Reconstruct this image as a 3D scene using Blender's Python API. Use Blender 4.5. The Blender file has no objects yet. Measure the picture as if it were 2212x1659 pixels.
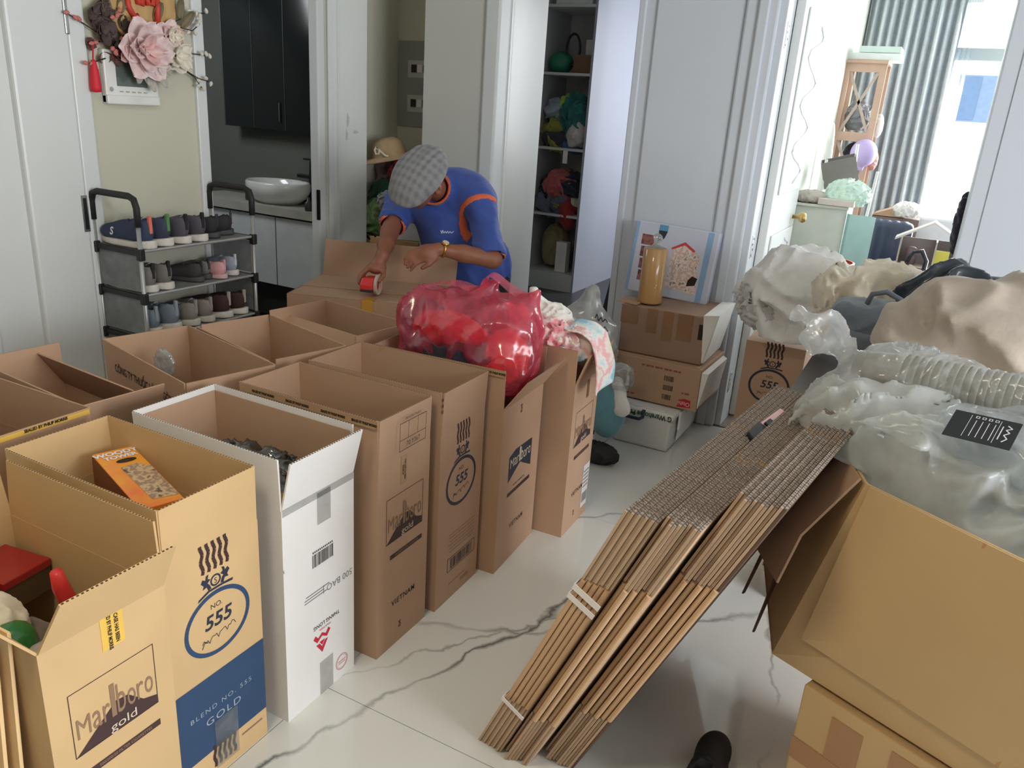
import bpy, bmesh, math, random
import numpy as np
from mathutils import Vector, Matrix

# ------------------------------------------------------------------ camera, world, lights, exposure
SC = bpy.context.scene
COL = SC.collection
SC.view_settings.view_transform = 'Standard'
SC.view_settings.look = 'None'
SC.view_settings.gamma = 1.0
SC.view_settings.use_curve_mapping = False
SC.view_settings.exposure = 0.22

def set_camera():
    yaw, pitch, roll = math.radians(27.05), math.radians(19.25), math.radians(3.94)
    fwd = Vector((-math.sin(yaw)*math.cos(pitch), math.cos(yaw)*math.cos(pitch), -math.sin(pitch)))
    right = Vector((math.cos(yaw), math.sin(yaw), 0.0))
    up = right.cross(fwd)
    r2 = math.cos(roll)*right + math.sin(roll)*up
    u2 = -math.sin(roll)*right + math.cos(roll)*up
    cd = bpy.data.cameras.new('camera')
    cd.sensor_width = 36.0
    cd.sensor_fit = 'HORIZONTAL'
    cd.lens = 36.0*1700.0/2212.0
    cd.clip_start = 0.02
    co = bpy.data.objects.new('camera', cd)
    COL.objects.link(co)
    m = Matrix((r2, u2, -fwd)).transposed().to_4x4()
    m.translation = Vector((0.0, 0.0, 1.47))
    co.matrix_world = m
    SC.camera = co
set_camera()

def set_world():
    w = bpy.data.worlds.new('overcast_sky')
    SC.world = w
    w.use_nodes = True
    bg = w.node_tree.nodes['Background']
    bg.inputs['Color'].default_value = (0.90, 0.96, 1.0, 1)
    bg.inputs['Strength'].default_value = 2.2
set_world()

def area_light(name, loc, target, sx, sy, power, col, spread=180):
    ld = bpy.data.lights.new(name, 'AREA')
    ld.shape = 'RECTANGLE'
    ld.size, ld.size_y = sx, sy
    ld.energy = power
    ld.color = col
    ld.spread = math.radians(spread)
    o = bpy.data.objects.new(name, ld)
    COL.objects.link(o)
    o.location = loc
    d = Vector(target) - Vector(loc)
    o.rotation_euler = d.to_track_quat('-Z', 'Y').to_euler()
    return o
# daylight of the living-room balcony door behind the camera, ceiling lamp over the packing area, bedroom window
area_light('living_room_daylight', (2.95, 0.95, 1.30), (-1.0, 1.3, 0.6), 1.9, 2.0, 105, (0.97, 0.98, 1.0))
area_light('ceiling_lamp_light', (-0.85, 0.0, 2.62), (-0.85, 0.15, 0.0), 0.45, 0.45, 17, (1.0, 0.85, 0.60))
area_light('bedroom_daylight', (0.75, 6.85, 1.45), (0.0, 4.0, 0.6), 1.7, 2.1, 110, (0.93, 0.98, 1.0))

# ------------------------------------------------------------------ helpers
def lin(c):
    return tuple(((v/255.0)/12.92 if v/255.0 <= 0.04045 else ((v/255.0+0.055)/1.055)**2.4) for v in c)

MATS = {}
def mat(name, rgb, rough=0.6, var=0.06, scale=8.0, bump=0.0, bscale=60.0, metal=0.0, spec=0.5, trans=0.0, alpha=1.0,
        sheen=0.0, coat=0.0, rgb2=None, stretch=None, sss=0.0, emit=None, ior=1.45, thin=False):
    """procedural principled material; rgb is an sRGB 0-255 triple, rgb2 a second tone mixed in by noise"""
    if name in MATS:
        return MATS[name]
    m = bpy.data.materials.new(name)
    m.use_nodes = True
    nt = m.node_tree
    N, L = nt.nodes, nt.links
    b = N['Principled BSDF']
    b.inputs['Roughness'].default_value = rough
    b.inputs['Metallic'].default_value = metal
    b.inputs['Specular IOR Level'].default_value = spec
    b.inputs['Transmission Weight'].default_value = trans
    b.inputs['Alpha'].default_value = alpha
    b.inputs['IOR'].default_value = ior
    b.inputs['Coat Weight'].default_value = coat
    b.inputs['Sheen Weight'].default_value = sheen
    if sss:
        b.inputs['Subsurface Weight'].default_value = sss
        b.inputs['Subsurface Radius'].default_value = (0.02, 0.01, 0.006)
    if emit:
        b.inputs['Emission Color'].default_value = (*lin(emit[0]), 1)
        b.inputs['Emission Strength'].default_value = emit[1]
    tc = N.new('ShaderNodeTexCoord')
    src = tc.outputs['Object']
    if stretch:
        mp = N.new('ShaderNodeMapping')
        mp.inputs['Scale'].default_value = stretch
        L.new(src, mp.inputs['Vector'])
        src = mp.outputs['Vector']
    c = lin(rgb)
    n = N.new('ShaderNodeTexNoise')
    n.inputs['Scale'].default_value = scale
    n.inputs['Detail'].default_value = 5.0
    L.new(src, n.inputs['Vector'])
    r = N.new('ShaderNodeValToRGB')
    c2 = lin(rgb2) if rgb2 else tuple(min(1.0, v*(1.0+var)) for v in c)
    c1 = c if rgb2 else tuple(v*(1.0-var) for v in c)
    r.color_ramp.elements[0].position = 0.3 if not rgb2 else 0.42
    r.color_ramp.elements[1].position = 0.7 if not rgb2 else 0.58
    r.color_ramp.elements[0].color = (*c1, 1)
    r.color_ramp.elements[1].color = (*c2, 1)
    L.new(n.outputs['Fac'], r.inputs['Fac'])
    L.new(r.outputs['Color'], b.inputs['Base Color'])
    if bump > 0:
        n2 = N.new('ShaderNodeTexNoise')
        n2.inputs['Scale'].default_value = bscale
        n2.inputs['Detail'].default_value = 4.0
        L.new(src, n2.inputs['Vector'])
        bp = N.new('ShaderNodeBump')
        bp.inputs['Strength'].default_value = bump
        bp.inputs['Distance'].default_value = 0.01
        L.new(n2.outputs['Fac'], bp.inputs['Height'])
        L.new(bp.outputs['Normal'], b.inputs['Normal'])
    MATS[name] = m
    return m

def film(name, rgb, density=0.4, rough=0.18, trans=0.5, gloss=0.12):
    """thin plastic film: part clear, part tinted diffuse/translucent, part glossy"""
    if name in MATS:
        return MATS[name]
    m = bpy.data.materials.new(name)
    m.use_nodes = True
    nt = m.node_tree
    N, L = nt.nodes, nt.links
    N.remove(N['Principled BSDF'])
    out = N['Material Output']
    c = (*lin(rgb), 1)
    tr = N.new('ShaderNodeBsdfTransparent'); tr.inputs['Color'].default_value = tuple(0.35+0.65*v for v in c[:3]) + (1,)
    df = N.new('ShaderNodeBsdfDiffuse'); df.inputs['Color'].default_value = c
    tl = N.new('ShaderNodeBsdfTranslucent'); tl.inputs['Color'].default_value = c
    gl = N.new('ShaderNodeBsdfGlossy'); gl.inputs['Roughness'].default_value = rough
    gl.inputs['Color'].default_value = (0.95, 0.95, 0.95, 1)
    m1 = N.new('ShaderNodeMixShader'); m1.inputs['Fac'].default_value = trans
    L.new(df.outputs[0], m1.inputs[1]); L.new(tl.outputs[0], m1.inputs[2])
    m2 = N.new('ShaderNodeMixShader')
    tc = N.new('ShaderNodeTexCoord'); nz_ = N.new('ShaderNodeTexNoise'); nz_.inputs['Scale'].default_value = 14
    L.new(tc.outputs['Object'], nz_.inputs['Vector'])
    mr = N.new('ShaderNodeMapRange'); mr.inputs['To Min'].default_value = max(0, density-0.15); mr.inputs['To Max'].default_value = min(1, density+0.15)
    mr.inputs['From Min'].default_value = 0.3; mr.inputs['From Max'].default_value = 0.7
    L.new(nz_.outputs['Fac'], mr.inputs['Value']); L.new(mr.outputs[0], m2.inputs['Fac'])
    L.new(tr.outputs[0], m2.inputs[1]); L.new(m1.outputs[0], m2.inputs[2])
    m3 = N.new('ShaderNodeMixShader'); m3.inputs['Fac'].default_value = gloss
    lw = N.new('ShaderNodeLayerWeight'); lw.inputs['Blend'].default_value = 0.35
    ad = N.new('ShaderNodeMath'); ad.operation = 'MULTIPLY_ADD'; ad.inputs[1].default_value = 0.30; ad.inputs[2].default_value = gloss; ad.use_clamp = True
    L.new(lw.outputs['Fresnel'], ad.inputs[0]); L.new(ad.outputs[0], m3.inputs['Fac'])
    L.new(m2.outputs[0], m3.inputs[1]); L.new(gl.outputs[0], m3.inputs[2])
    L.new(m3.outputs[0], out.inputs['Surface'])
    vn = N.new('ShaderNodeTexNoise'); vn.noise_type = 'RIDGED_MULTIFRACTAL'; vn.inputs['Scale'].default_value = 16; vn.inputs['Detail'].default_value = 3; vn.inputs['Distortion'].default_value = 0.6
    L.new(tc.outputs['Object'], vn.inputs['Vector'])
    bp = N.new('ShaderNodeBump'); bp.inputs['Strength'].default_value = 0.55; bp.inputs['Distance'].default_value = 0.006
    L.new(vn.outputs['Fac'], bp.inputs['Height'])
    for sh in (df, tl, gl): L.new(bp.outputs['Normal'], sh.inputs['Normal'])
    MATS[name] = m
    return m

def thing(name, label, cat, loc=(0, 0, 0), rz=0.0, group=None, rot=None):
    o = bpy.data.objects.new(name, None)
    o.empty_display_size = 0.05
    COL.objects.link(o)
    o.location = loc
    o.rotation_euler = rot if rot else (0, 0, rz)
    return tag(o, label, cat, group)

def tag(o, label, cat, group=None):
    o['label'] = label
    o['category'] = cat
    if group:
        o['group'] = group
    return o

class MB:
    """collects shapes into one mesh"""
    def __init__(s):
        s.v, s.f = [], []
    def add(s, vs, fs, M=None):
        k = len(s.v)
        s.v += [tuple(M @ Vector(v)) if M else tuple(v) for v in vs]
        s.f += [tuple(i+k for i in f) for f in fs]
        return s
    def box(s, c, d, rz=0.0, M=None):
        x, y, z = d[0]/2, d[1]/2, d[2]/2
        vs = [(-x,-y,-z),(x,-y,-z),(x,y,-z),(-x,y,-z),(-x,-y,z),(x,-y,z),(x,y,z),(-x,y,z)]
        T = Matrix.Translation(c) @ Matrix.Rotation(rz, 4, 'Z')
        if M: T = M @ T
        return s.add(vs, [(0,3,2,1),(4,5,6,7),(0,1,5,4),(1,2,6,5),(2,3,7,6),(3,0,4,7)], T)
    def b2(s, lo, hi, M=None):
        return s.box([(a+b)/2 for a, b in zip(lo, hi)], [abs(b-a) for a, b in zip(lo, hi)], 0, M)
    def hexa(s, b, t):
        """box from 4 bottom and 4 top corners"""
        return s.add(list(b)+list(t), [(0,3,2,1),(4,5,6,7),(0,1,5,4),(1,2,6,5),(2,3,7,6),(3,0,4,7)])
    def prism(s, pts, z0, z1, M=None):
        n = len(pts)
        vs = [(p[0], p[1], z0) for p in pts]+[(p[0], p[1], z1) for p in pts]
        fs = [tuple(range(n-1, -1, -1)), tuple(range(n, 2*n))]+[(i, (i+1) % n, n+(i+1) % n, n+i) for i in range(n)]
        return s.add(vs, fs, M)
    def tube(s, pts, r, n=8, closed=False):
        pts = [Vector(p) for p in pts]
        R = r if isinstance(r, (list, tuple)) else [r]*len(pts)
        m = len(pts)
        vs, fs = [], []
        ref = None
        for i, p in enumerate(pts):
            a = pts[(i-1) % m] if closed or i > 0 else p
            b = pts[(i+1) % m] if closed or i < m-1 else p
            d = (b-a).normalized() if (b-a).length > 1e-9 else Vector((0, 0, 1))
            if ref is None:
                ref = d.orthogonal().normalized()
            ref = (ref - d*ref.dot(d))
            ref = ref.normalized() if ref.length > 1e-6 else d.orthogonal().normalized()
            q = d.cross(ref)
            for k in range(n):
                t = 2*math.pi*k/n
                vs.append(tuple(p + (ref*math.cos(t)+q*math.sin(t))*R[i]))
        for i in range(m if closed else m-1):
            j = (i+1) % m
            for k in range(n):
                l = (k+1) % n
                fs.append((i*n+k, i*n+l, j*n+l, j*n+k))
        if not closed:
            fs.append(tuple(range(n-1, -1, -1)))
            fs.append(tuple((m-1)*n+k for k in range(n)))
        return s.add(vs, fs)
    def lathe(s, prof, n=24, M=None, cap=True):
        vs, fs = [], []
        for (r, z) in prof:
            for k in range(n):
                t = 2*math.pi*k/n
                vs.append((r*math.cos(t), r*math.sin(t), z))
        for i in range(len(prof)-1):
            for k in range(n):
                l = (k+1) % n
                fs.append((i*n+k, i*n+l, (i+1)*n+l, (i+1)*n+k))
        if cap:
            fs.append(tuple(range(n-1, -1, -1)))
            fs.append(tuple((len(prof)-1)*n+k for k in range(n)))
        return s.add(vs, fs, M)
    def grid(s, fn, nu, nv, M=None, thick=0.0):
        vs = [fn(i/(nu-1), j/(nv-1)) for j in range(nv) for i in range(nu)]
        fs = [(j*nu+i, j*nu+i+1, (j+1)*nu+i+1, (j+1)*nu+i) for j in range(nv-1) for i in range(nu-1)]
        return s.add(vs, fs, M)
    def build(s, name, m, parent=None, smooth=False, bevel=0.0, solid=0.0, sub=0, kind=None):
        me = bpy.data.meshes.new(name)
        me.from_pydata(s.v, [], s.f)
        me.materials.append(m)
        if smooth:
            me.polygons.foreach_set('use_smooth', [True]*len(me.polygons))
        me.update()
        o = bpy.data.objects.new(name, me)
        COL.objects.link(o)
        if parent: o.parent = parent
        if kind: o['kind'] = kind
        if solid:
            md = o.modifiers.new('thickness', 'SOLIDIFY'); md.thickness = solid; md.offset = 0
        if bevel:
            md = o.modifiers.new('bevel', 'BEVEL'); md.width = bevel; md.segments = 2; md.limit_method = 'ANGLE'
        if sub:
            md = o.modifiers.new('subdivision', 'SUBSURF'); md.levels = sub; md.render_levels = sub
        return o

def struct(o):
    o['kind'] = 'structure'
    return o

def copy_tree(o, parent=None):
    c = o.copy()
    COL.objects.link(c)
    c.parent = parent
    for ch in list(o.children):
        copy_tree(ch, c)
    return c

# ---- implicit shapes: distance fields on a grid turned into a mesh (used for bodies, clothes, bags, shoes)
def wav(P, freq, seed, n=7):
    """smooth pseudo noise in -1..1, sum of random plane waves"""
    rg = np.random.default_rng(seed)
    out = np.zeros(P.shape[:-1])
    for i in range(n):
        d = rg.normal(size=3); d /= np.linalg.norm(d)
        out += np.sin((P @ d)*freq*(0.6+0.8*rg.random())*6.283 + rg.random()*6.283)
    return out/(n**0.5*1.25)

def folds(P, freq, seed, warp=0.5):
    """ridged, warped noise 0..1 that reads as creases"""
    Q = P + warp/freq*np.stack([wav(P, freq*0.6, seed+11), wav(P, freq*0.6, seed+12), wav(P, freq*0.6, seed+13)], -1)*0.5
    return 1.0-np.abs(np.clip(wav(Q, freq, seed, 5), -1, 1))

def smin(a, b, k):
    h = np.clip(0.5+0.5*(b-a)/k, 0, 1)
    return b*(1-h)+a*h-k*h*(1-h)

def s_cone(P, a, b, ra, rb):
    a, b = np.asarray(a, float), np.asarray(b, float)
    ab = b-a
    t = np.clip(((P-a) @ ab)/max(ab @ ab, 1e-9), 0, 1)
    return np.linalg.norm(P-a-t[..., None]*ab, axis=-1)-(ra+(rb-ra)*t)

def s_ell(P, c, r, M=None):
    Q = P-np.asarray(c, float)
    if M is not None: Q = Q @ np.asarray(M)
    r = np.asarray(r, float)
    k0 = np.linalg.norm(Q/r, axis=-1)
    k1 = np.linalg.norm(Q/(r*r), axis=-1)
    return k0*(k0-1.0)/np.maximum(k1, 1e-6)

def s_box(P, c, h, r=0.0, M=None):
    Q = P-np.asarray(c, float)
    if M is not None: Q = Q @ np.asarray(M)
    q = np.abs(Q)-(np.asarray(h, float)-r)
    return np.linalg.norm(np.maximum(q, 0), axis=-1)+np.minimum(q.max(-1), 0)-r

def rough(P, d, *terms):
    """subtract wrinkles (amp, freq, seed[, warp]) from the distance d, worked out near the surface only"""
    amp = sum(t[0] for t in terms)
    k = np.abs(d) < amp*1.2+0.03
    Q = P[k]
    e = np.zeros(len(Q))
    for t in terms:
        e += t[0]*(folds(Q, t[1], t[2], t[3] if len(t) > 3 else 0.5)-0.5)
    d = d.copy()
    d[k] -= e
    return d

def nets(fn, lo, hi, h):
    """surface nets: mesh of fn(P) = 0 inside the box lo..hi with cell size h"""
    lo = np.asarray(lo, float)
    n = np.maximum(np.ceil((np.asarray(hi, float)-lo)/h).astype(int), 2)+1
    ax = [lo[i]+h*np.arange(n[i]) for i in range(3)]
    P = np.stack(np.meshgrid(*ax, indexing='ij'), -1)
    D = fn(P)
    for i in range(3):
        for e in (0, -1):
            sl = [slice(None)]*3; sl[i] = e
            D[tuple(sl)] = np.maximum(D[tuple(sl)], h*0.3)
    c = np.array(np.meshgrid([0, 1], [0, 1], [0, 1], indexing='ij')).reshape(3, -1).T
    m = n-1
    S = [D[a:a+m[0], b:b+m[1], d:d+m[2]] for a, b, d in c]
    acc = np.zeros((*m, 3)); cnt = np.zeros(m)
    for i in range(8):
        for j in range(i+1, 8):
            if np.abs(c[i]-c[j]).sum() != 1: continue
            a, b = S[i], S[j]
            x = (a < 0) != (b < 0)
            t = np.where(x, a/np.where(a == b, 1, a-b), 0)
            acc += x[..., None]*(c[i]+t[..., None]*(c[j]-c[i])); cnt += x
    on = cnt > 0
    idx = -np.ones(m, int); idx[on] = np.arange(on.sum())
    ijk = np.argwhere(on)
    V = lo+h*(ijk+acc[on]/cnt[on][:, None])
    F = []
    neg = D < 0
    for d in range(3):
        u, v = (d+1) % 3, (d+2) % 3
        sa = [slice(1, -1)]*3; sa[d] = slice(0, -1)
        sb = [slice(1, -1)]*3; sb[d] = slice(1, None)
        A, B = neg[tuple(sa)], neg[tuple(sb)]
        for flip, X in ((False, A & ~B), (True, ~A & B)):
            q = np.argwhere(X)+1
            q[:, d] -= 1
            if len(q) == 0: continue
            def at(du, dv):
                r = q.copy(); r[:, u] += du; r[:, v] += dv
                return idx[r[:, 0], r[:, 1], r[:, 2]]
            quad = np.stack([at(-1, -1), at(0, -1), at(0, 0), at(-1, 0)], 1)
            F.append(quad[:, ::-1] if flip else quad)
    F = np.concatenate(F) if F else np.zeros((0, 4), int)
    return V, F[(F >= 0).all(1)]

def soft(name, fn, lo, hi, h, m, parent=None, loc=None, relax=1):
    V, F = nets(fn, lo, hi, h)
    me = bpy.data.meshes.new(name)
    me.from_pydata(V.tolist(), [], F.tolist())
    me.materials.append(m)
    me.polygons.foreach_set('use_smooth', [True]*len(me.polygons))
    me.update()
    o = bpy.data.objects.new(name, me)
    COL.objects.link(o)
    if parent: o.parent = parent
    if loc: o.location = loc
    if relax:
        md = o.modifiers.new('relax', 'SMOOTH'); md.iterations = relax; md.factor = 0.5
    return o

def heap(name, c, r, m, seed, amp=0.25, freq=None, h=None, parent=None, flat=True, M=None, extra=None, label=None, cat=None, group=None, relax=1, clip=None):
    """a crumpled lump (cloth, paper, bag) around c with half sizes r; flat keeps its underside level"""
    r = np.asarray(r, float); c = np.asarray(c, float)
    f = freq or 1.2/r.mean()
    a = amp*r.min()
    def fn(P):
        W = P+c
        d = s_ell(P, (0, 0, 0), r, M) if extra is None else extra(P)
        d = rough(W, d, (a*1.3, f, seed, 0.8), (a*0.45, f*2.3, seed+5))
        if flat: d = np.maximum(d, -P[..., 2]-r[2]*0.8)
        if clip: d = np.maximum(d, clip(P))
        return d
    pad = r.max()*0.25+a*1.5
    R = r if M is None else np.full(3, r.max())
    o = soft(name, fn, -R-pad, R+pad, h or max(r.mean()/16, 0.006), m, parent, tuple(c), relax)
    if label: tag(o, label, cat, group)
    return o

# ---- flat print on faces: a frame is (origin, u, v, n) in the parent's local space
def fr(o, u, v):
    o, u, v = Vector(o), Vector(u).normalized(), Vector(v).normalized()
    return (o, u, v, u.cross(v).normalized())

def fmat(F, lift=0.0006):
    o, u, v, n = F
    m = Matrix((u, v, n)).transposed().to_4x4()
    m.translation = o+n*lift
    return m

def text_mesh(s, size=0.02, sx=1.0, shear=0.0, space=1.0, bold=0.0):
    c = bpy.data.curves.new('t', 'FONT')
    c.body = s
    c.size = size
    c.shear = shear
    c.space_character = space
    c.align_x = 'CENTER'
    c.align_y = 'CENTER'
    c.resolution_u = 3
    c.offset = bold
    o = bpy.data.objects.new('t', c)
    COL.objects.link(o)
    dg = bpy.context.evaluated_depsgraph_get()
    me = bpy.data.meshes.new_from_object(o.evaluated_get(dg))
    vs = [(v.co.x*sx, v.co.y, 0) for v in me.vertices]
    fs = [tuple(p.vertices) for p in me.polygons]
    bpy.data.objects.remove(o); bpy.data.curves.remove(c); bpy.data.meshes.remove(me)
    return vs, fs

class Print:
    """collects flat marks of one colour on one face"""
    def __init__(s, F, lift=0.0006):
        s.M = fmat(F, lift); s.mb = MB(); s.words = []
    def text(s, t, u, v, size, sx=1.0, rot=0.0, **k):
        vs, fs = text_mesh(t, size, sx, **k)
        w = MB(); s.words.append(w)
        w.add(vs, fs, s.M @ Matrix.Translation((u, v, 0)) @ Matrix.Rotation(rot, 4, 'Z'))
        return s
    def poly(s, pts):
        s.mb.add([(p[0], p[1], 0) for p in pts], [tuple(range(len(pts)))], s.M)
        return s
    def rect(s, u0, v0, u1, v1):
        return s.poly([(u0, v0), (u1, v0), (u1, v1), (u0, v1)])
    def frame(s, u0, v0, u1, v1, w):
        s.rect(u0, v0, u1, v0+w); s.rect(u0, v1-w, u1, v1); s.rect(u0, v0+w, u0+w, v1-w); s.rect(u1-w, v0+w, u1, v1-w)
        return s
    def ring(s, u, v, ru, rv, w, n=48):
        for k in range(n):
            a, b = 2*math.pi*k/n, 2*math.pi*(k+1)/n
            s.poly([(u+ru*math.cos(a), v+rv*math.sin(a)), (u+ru*math.cos(b), v+rv*math.sin(b)),
                    (u+(ru-w)*math.cos(b), v+(rv-w)*math.sin(b)), (u+(ru-w)*math.cos(a), v+(rv-w)*math.sin(a))])
        return s
    def stroke(s, pts, w):
        for a, b in zip(pts, pts[1:]):
            d = Vector((b[0]-a[0], b[1]-a[1])); d = d.normalized() if d.length else Vector((1, 0))
            n = Vector((-d.y, d.x))*w/2
            s.poly([(a[0]-n.x, a[1]-n.y), (b[0]-n.x, b[1]-n.y), (b[0]+n.x, b[1]+n.y), (a[0]+n.x, a[1]+n.y)])
        return s
    def build(s, name, m, parent):
        for w in s.words:
            o = w.build('lettering' if s.mb.v else name, m, parent)
        return s.mb.build(name, m, parent) if s.mb.v else o
# ------------------------------------------------------------------ the setting
WALL = mat('painted_wall', (208, 209, 202), 0.55, 0.02, 3)
CREAM = mat('cream_wall', (205, 203, 184), 0.6, 0.03, 2)
TRIM = mat('white_gloss_trim', (222, 226, 226), 0.3, 0.015, 3)
TRIM_BLUE = mat('white_door_paint', (206, 213, 222), 0.35, 0.015, 3)
CEIL = mat('ceiling_paint', (204, 204, 200), 0.8, 0.02, 2)
DARKTILE = mat('dark_bathroom_tile', (104, 107, 101), 0.35, 0.06, 2)
DARKFLOOR = mat('dark_floor', (58, 58, 60), 0.35, 0.1, 3)
STEEL = mat('brushed_steel', (170, 172, 172), 0.3, 0.05, 20, metal=1.0)
BLACKMET = mat('black_metal', (28, 28, 30), 0.35, 0.05, 20)

def marble():
    m = bpy.data.materials.new('polished_marble_tile')
    m.use_nodes = True
    N, L = m.node_tree.nodes, m.node_tree.links
    b = N['Principled BSDF']
    b.inputs['Roughness'].default_value = 0.07
    b.inputs['Specular IOR Level'].default_value = 0.62
    geo = N.new('ShaderNodeNewGeometry')
    def noise(sc, det, vec=None):
        n = N.new('ShaderNodeTexNoise'); n.inputs['Scale'].default_value = sc; n.inputs['Detail'].default_value = det
        L.new(vec or geo.outputs['Position'], n.inputs['Vector']); return n
    def mth(op, a, bb, clamp=False):
        n = N.new('ShaderNodeMath'); n.operation = op; n.use_clamp = clamp
        for i, x in enumerate((a, bb)):
            if isinstance(x, (int, float)): n.inputs[i].default_value = x
            else: L.new(x, n.inputs[i])
        return n.outputs[0]
    big, mid = noise(1.3, 3), noise(7.0, 6)
    wd = noise(3.0, 3)
    total = None
    # veins: lines in the floor plane (direction angle, offset, width, strength)
    for i, (ang, off, wid, st, amp) in enumerate(((74, -1.327, 0.011, 0.9, 0.34), (60, -1.60, 0.008, 0.65, 0.30), (35, 1.55, 0.014, 0.7, 0.5),
                                             (40, 2.75, 0.011, 0.6, 0.5), (100, -0.15, 0.009, 0.6, 0.4))):
        a = math.radians(ang)
        nx, ny = -math.sin(a), math.cos(a)
        dt = N.new('ShaderNodeVectorMath'); dt.operation = 'DOT_PRODUCT'
        dt.inputs[1].default_value = (nx, ny, 0)
        L.new(geo.outputs['Position'], dt.inputs[0])
        # offsets are measured against a point the vein runs through
        px, py = ((-0.89, 1.70), (-0.80, 1.94), (-0.30, 2.22), (-0.81, 2.70), (-0.30, 3.0))[i]
        c = nx*px+ny*py
        v = mth('SUBTRACT', dt.outputs['Value'], c)
        v = mth('ADD', v, mth('MULTIPLY', mth('SUBTRACT', big.outputs['Fac'], 0.5), amp*0.6))
        v = mth('ADD', v, mth('MULTIPLY', mth('SUBTRACT', mid.outputs['Fac'], 0.5), 0.11))
        v = mth('ABSOLUTE', v, 0)
        wv = mth('MULTIPLY', wd.outputs['Fac'], wid*2.0)
        v = mth('SUBTRACT', 1.0, mth('DIVIDE', v, wv), True)
        fade = mth('MULTIPLY', mth('SUBTRACT', noise(1.9+i*0.3, 2).outputs['Fac'], 0.34), 5.0, True)
        v = mth('MULTIPLY', mth('MULTIPLY', v, st), fade)
        total = v if total is None else mth('MAXIMUM', total, v)
    ramp = N.new('ShaderNodeValToRGB')
    ramp.color_ramp.elements[0].color = (*lin((206, 208, 204)), 1)
    ramp.color_ramp.elements[1].color = (*lin((224, 225, 222)), 1)
    L.new(big.outputs['Fac'], ramp.inputs['Fac'])
    mx = N.new('ShaderNodeMix'); mx.data_type = 'RGBA'
    mx.inputs['B'].default_value = (*lin((80, 82, 84)), 1)
    L.new(total, mx.inputs['Factor']); L.new(ramp.outputs['Color'], mx.inputs['A'])
    L.new(mx.outputs['Result'], b.inputs['Base Color'])
    return m
MARBLE = marble()

def box_struct(name, lo, hi, m, bevel=0.0, parent=None):
    o = MB().b2(lo, hi).build(name, m, parent, bevel=bevel)
    return struct(o) if parent is None else o

HC = 2.70
# floor: joint bed with one tile each
fl = box_struct('floor', (-2.97, -3.0, -0.05), (3.0, 3.86, -0.004), mat('tile_joint', (120, 118, 112), 0.8))
xs = [-2.96, -2.43, -1.165, 0.10, 1.365, 2.63, 3.0]
ys = [-3.0, -2.505, -1.235, 0.035, 1.305, 2.572, 3.84]
for i in range(len(xs)-1):
    for j in range(len(ys)-1):
        MB().b2((xs[i]+.0012, ys[j]+.0012, -0.03), (xs[i+1]-.0012, ys[j+1]-.0012, 0.0)).build('tile', MARBLE, fl)
box_struct('floor_bathroom', (-4.7, 2.45, -0.05), (-2.97, 4.1, 0.0), DARKFLOOR)
box_struct('floor_niche', (-3.14, 3.86, -0.05), (-2.64, 4.3, -0.001), MARBLE)
box_struct('floor_closet', (-4.2, 4.3, -0.05), (-0.86, 9.2, 0.0), DARKFLOOR)
box_struct('floor_closet_threshold', (-2.64, 3.86, -0.05), (-0.86, 4.3, 0.0), DARKFLOOR)
box_struct('floor_bedroom', (-0.86, 3.86, -0.05), (2.6, 7.1, 0.0), mat('bedroom_floor', (150, 138, 128), 0.3, 0.08, 3))
box_struct('ceiling', (-4.8, -3.0, HC), (3.1, 9.3, HC+0.1), CEIL)

# left wall (entrance side): wall, door with casing, bathroom doorway
box_struct('wall_left', (-3.15, 2.03, 0), (-2.95, 2.56, HC), CREAM)
dl = MB().b2((-3.0, 0.4, 0), (-2.955, 1.76, 2.25)).build('door_1', TRIM); struct(dl)
for y0, y1 in ((0.55, 1.02), (1.16, 1.60)):
    MB().b2((-2.957, y0, 0.15), (-2.945, y1, 2.1)).build('raised_panel', TRIM, dl, bevel=0.006)
box_struct('wall_left_rear', (-3.15, -3.0, 0), (-2.955, 0.4, HC), WALL)
box_struct('wall_left_over_door', (-3.15, 0.4, 2.25), (-2.955, 2.03, HC), WALL)
box_struct('trim_1', (-3.1, 1.76, 0), (-2.925, 1.985, 2.27), TRIM, 0.01)
g = MB().b2((-2.99, 1.985, 0), (-2.93, 2.055, 2.27)).build('trim_2', TRIM, bevel=0.006); struct(g)
MB().b2((-2.932, 1.970, 1.62), (-2.918, 1.985, 2.2)).build('hinge', STEEL, g, bevel=0.003)
pl = MB(); pl.b2((-2.928, 1.958, 0.905), (-2.921, 1.982, 1.045)); pl.build('strike_plate', STEEL, g)
MB().b2((-2.9215, 1.964, 0.915), (-2.9195, 1.977, 1.035)).build('keyhole_slot', BLACKMET, g)
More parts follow.
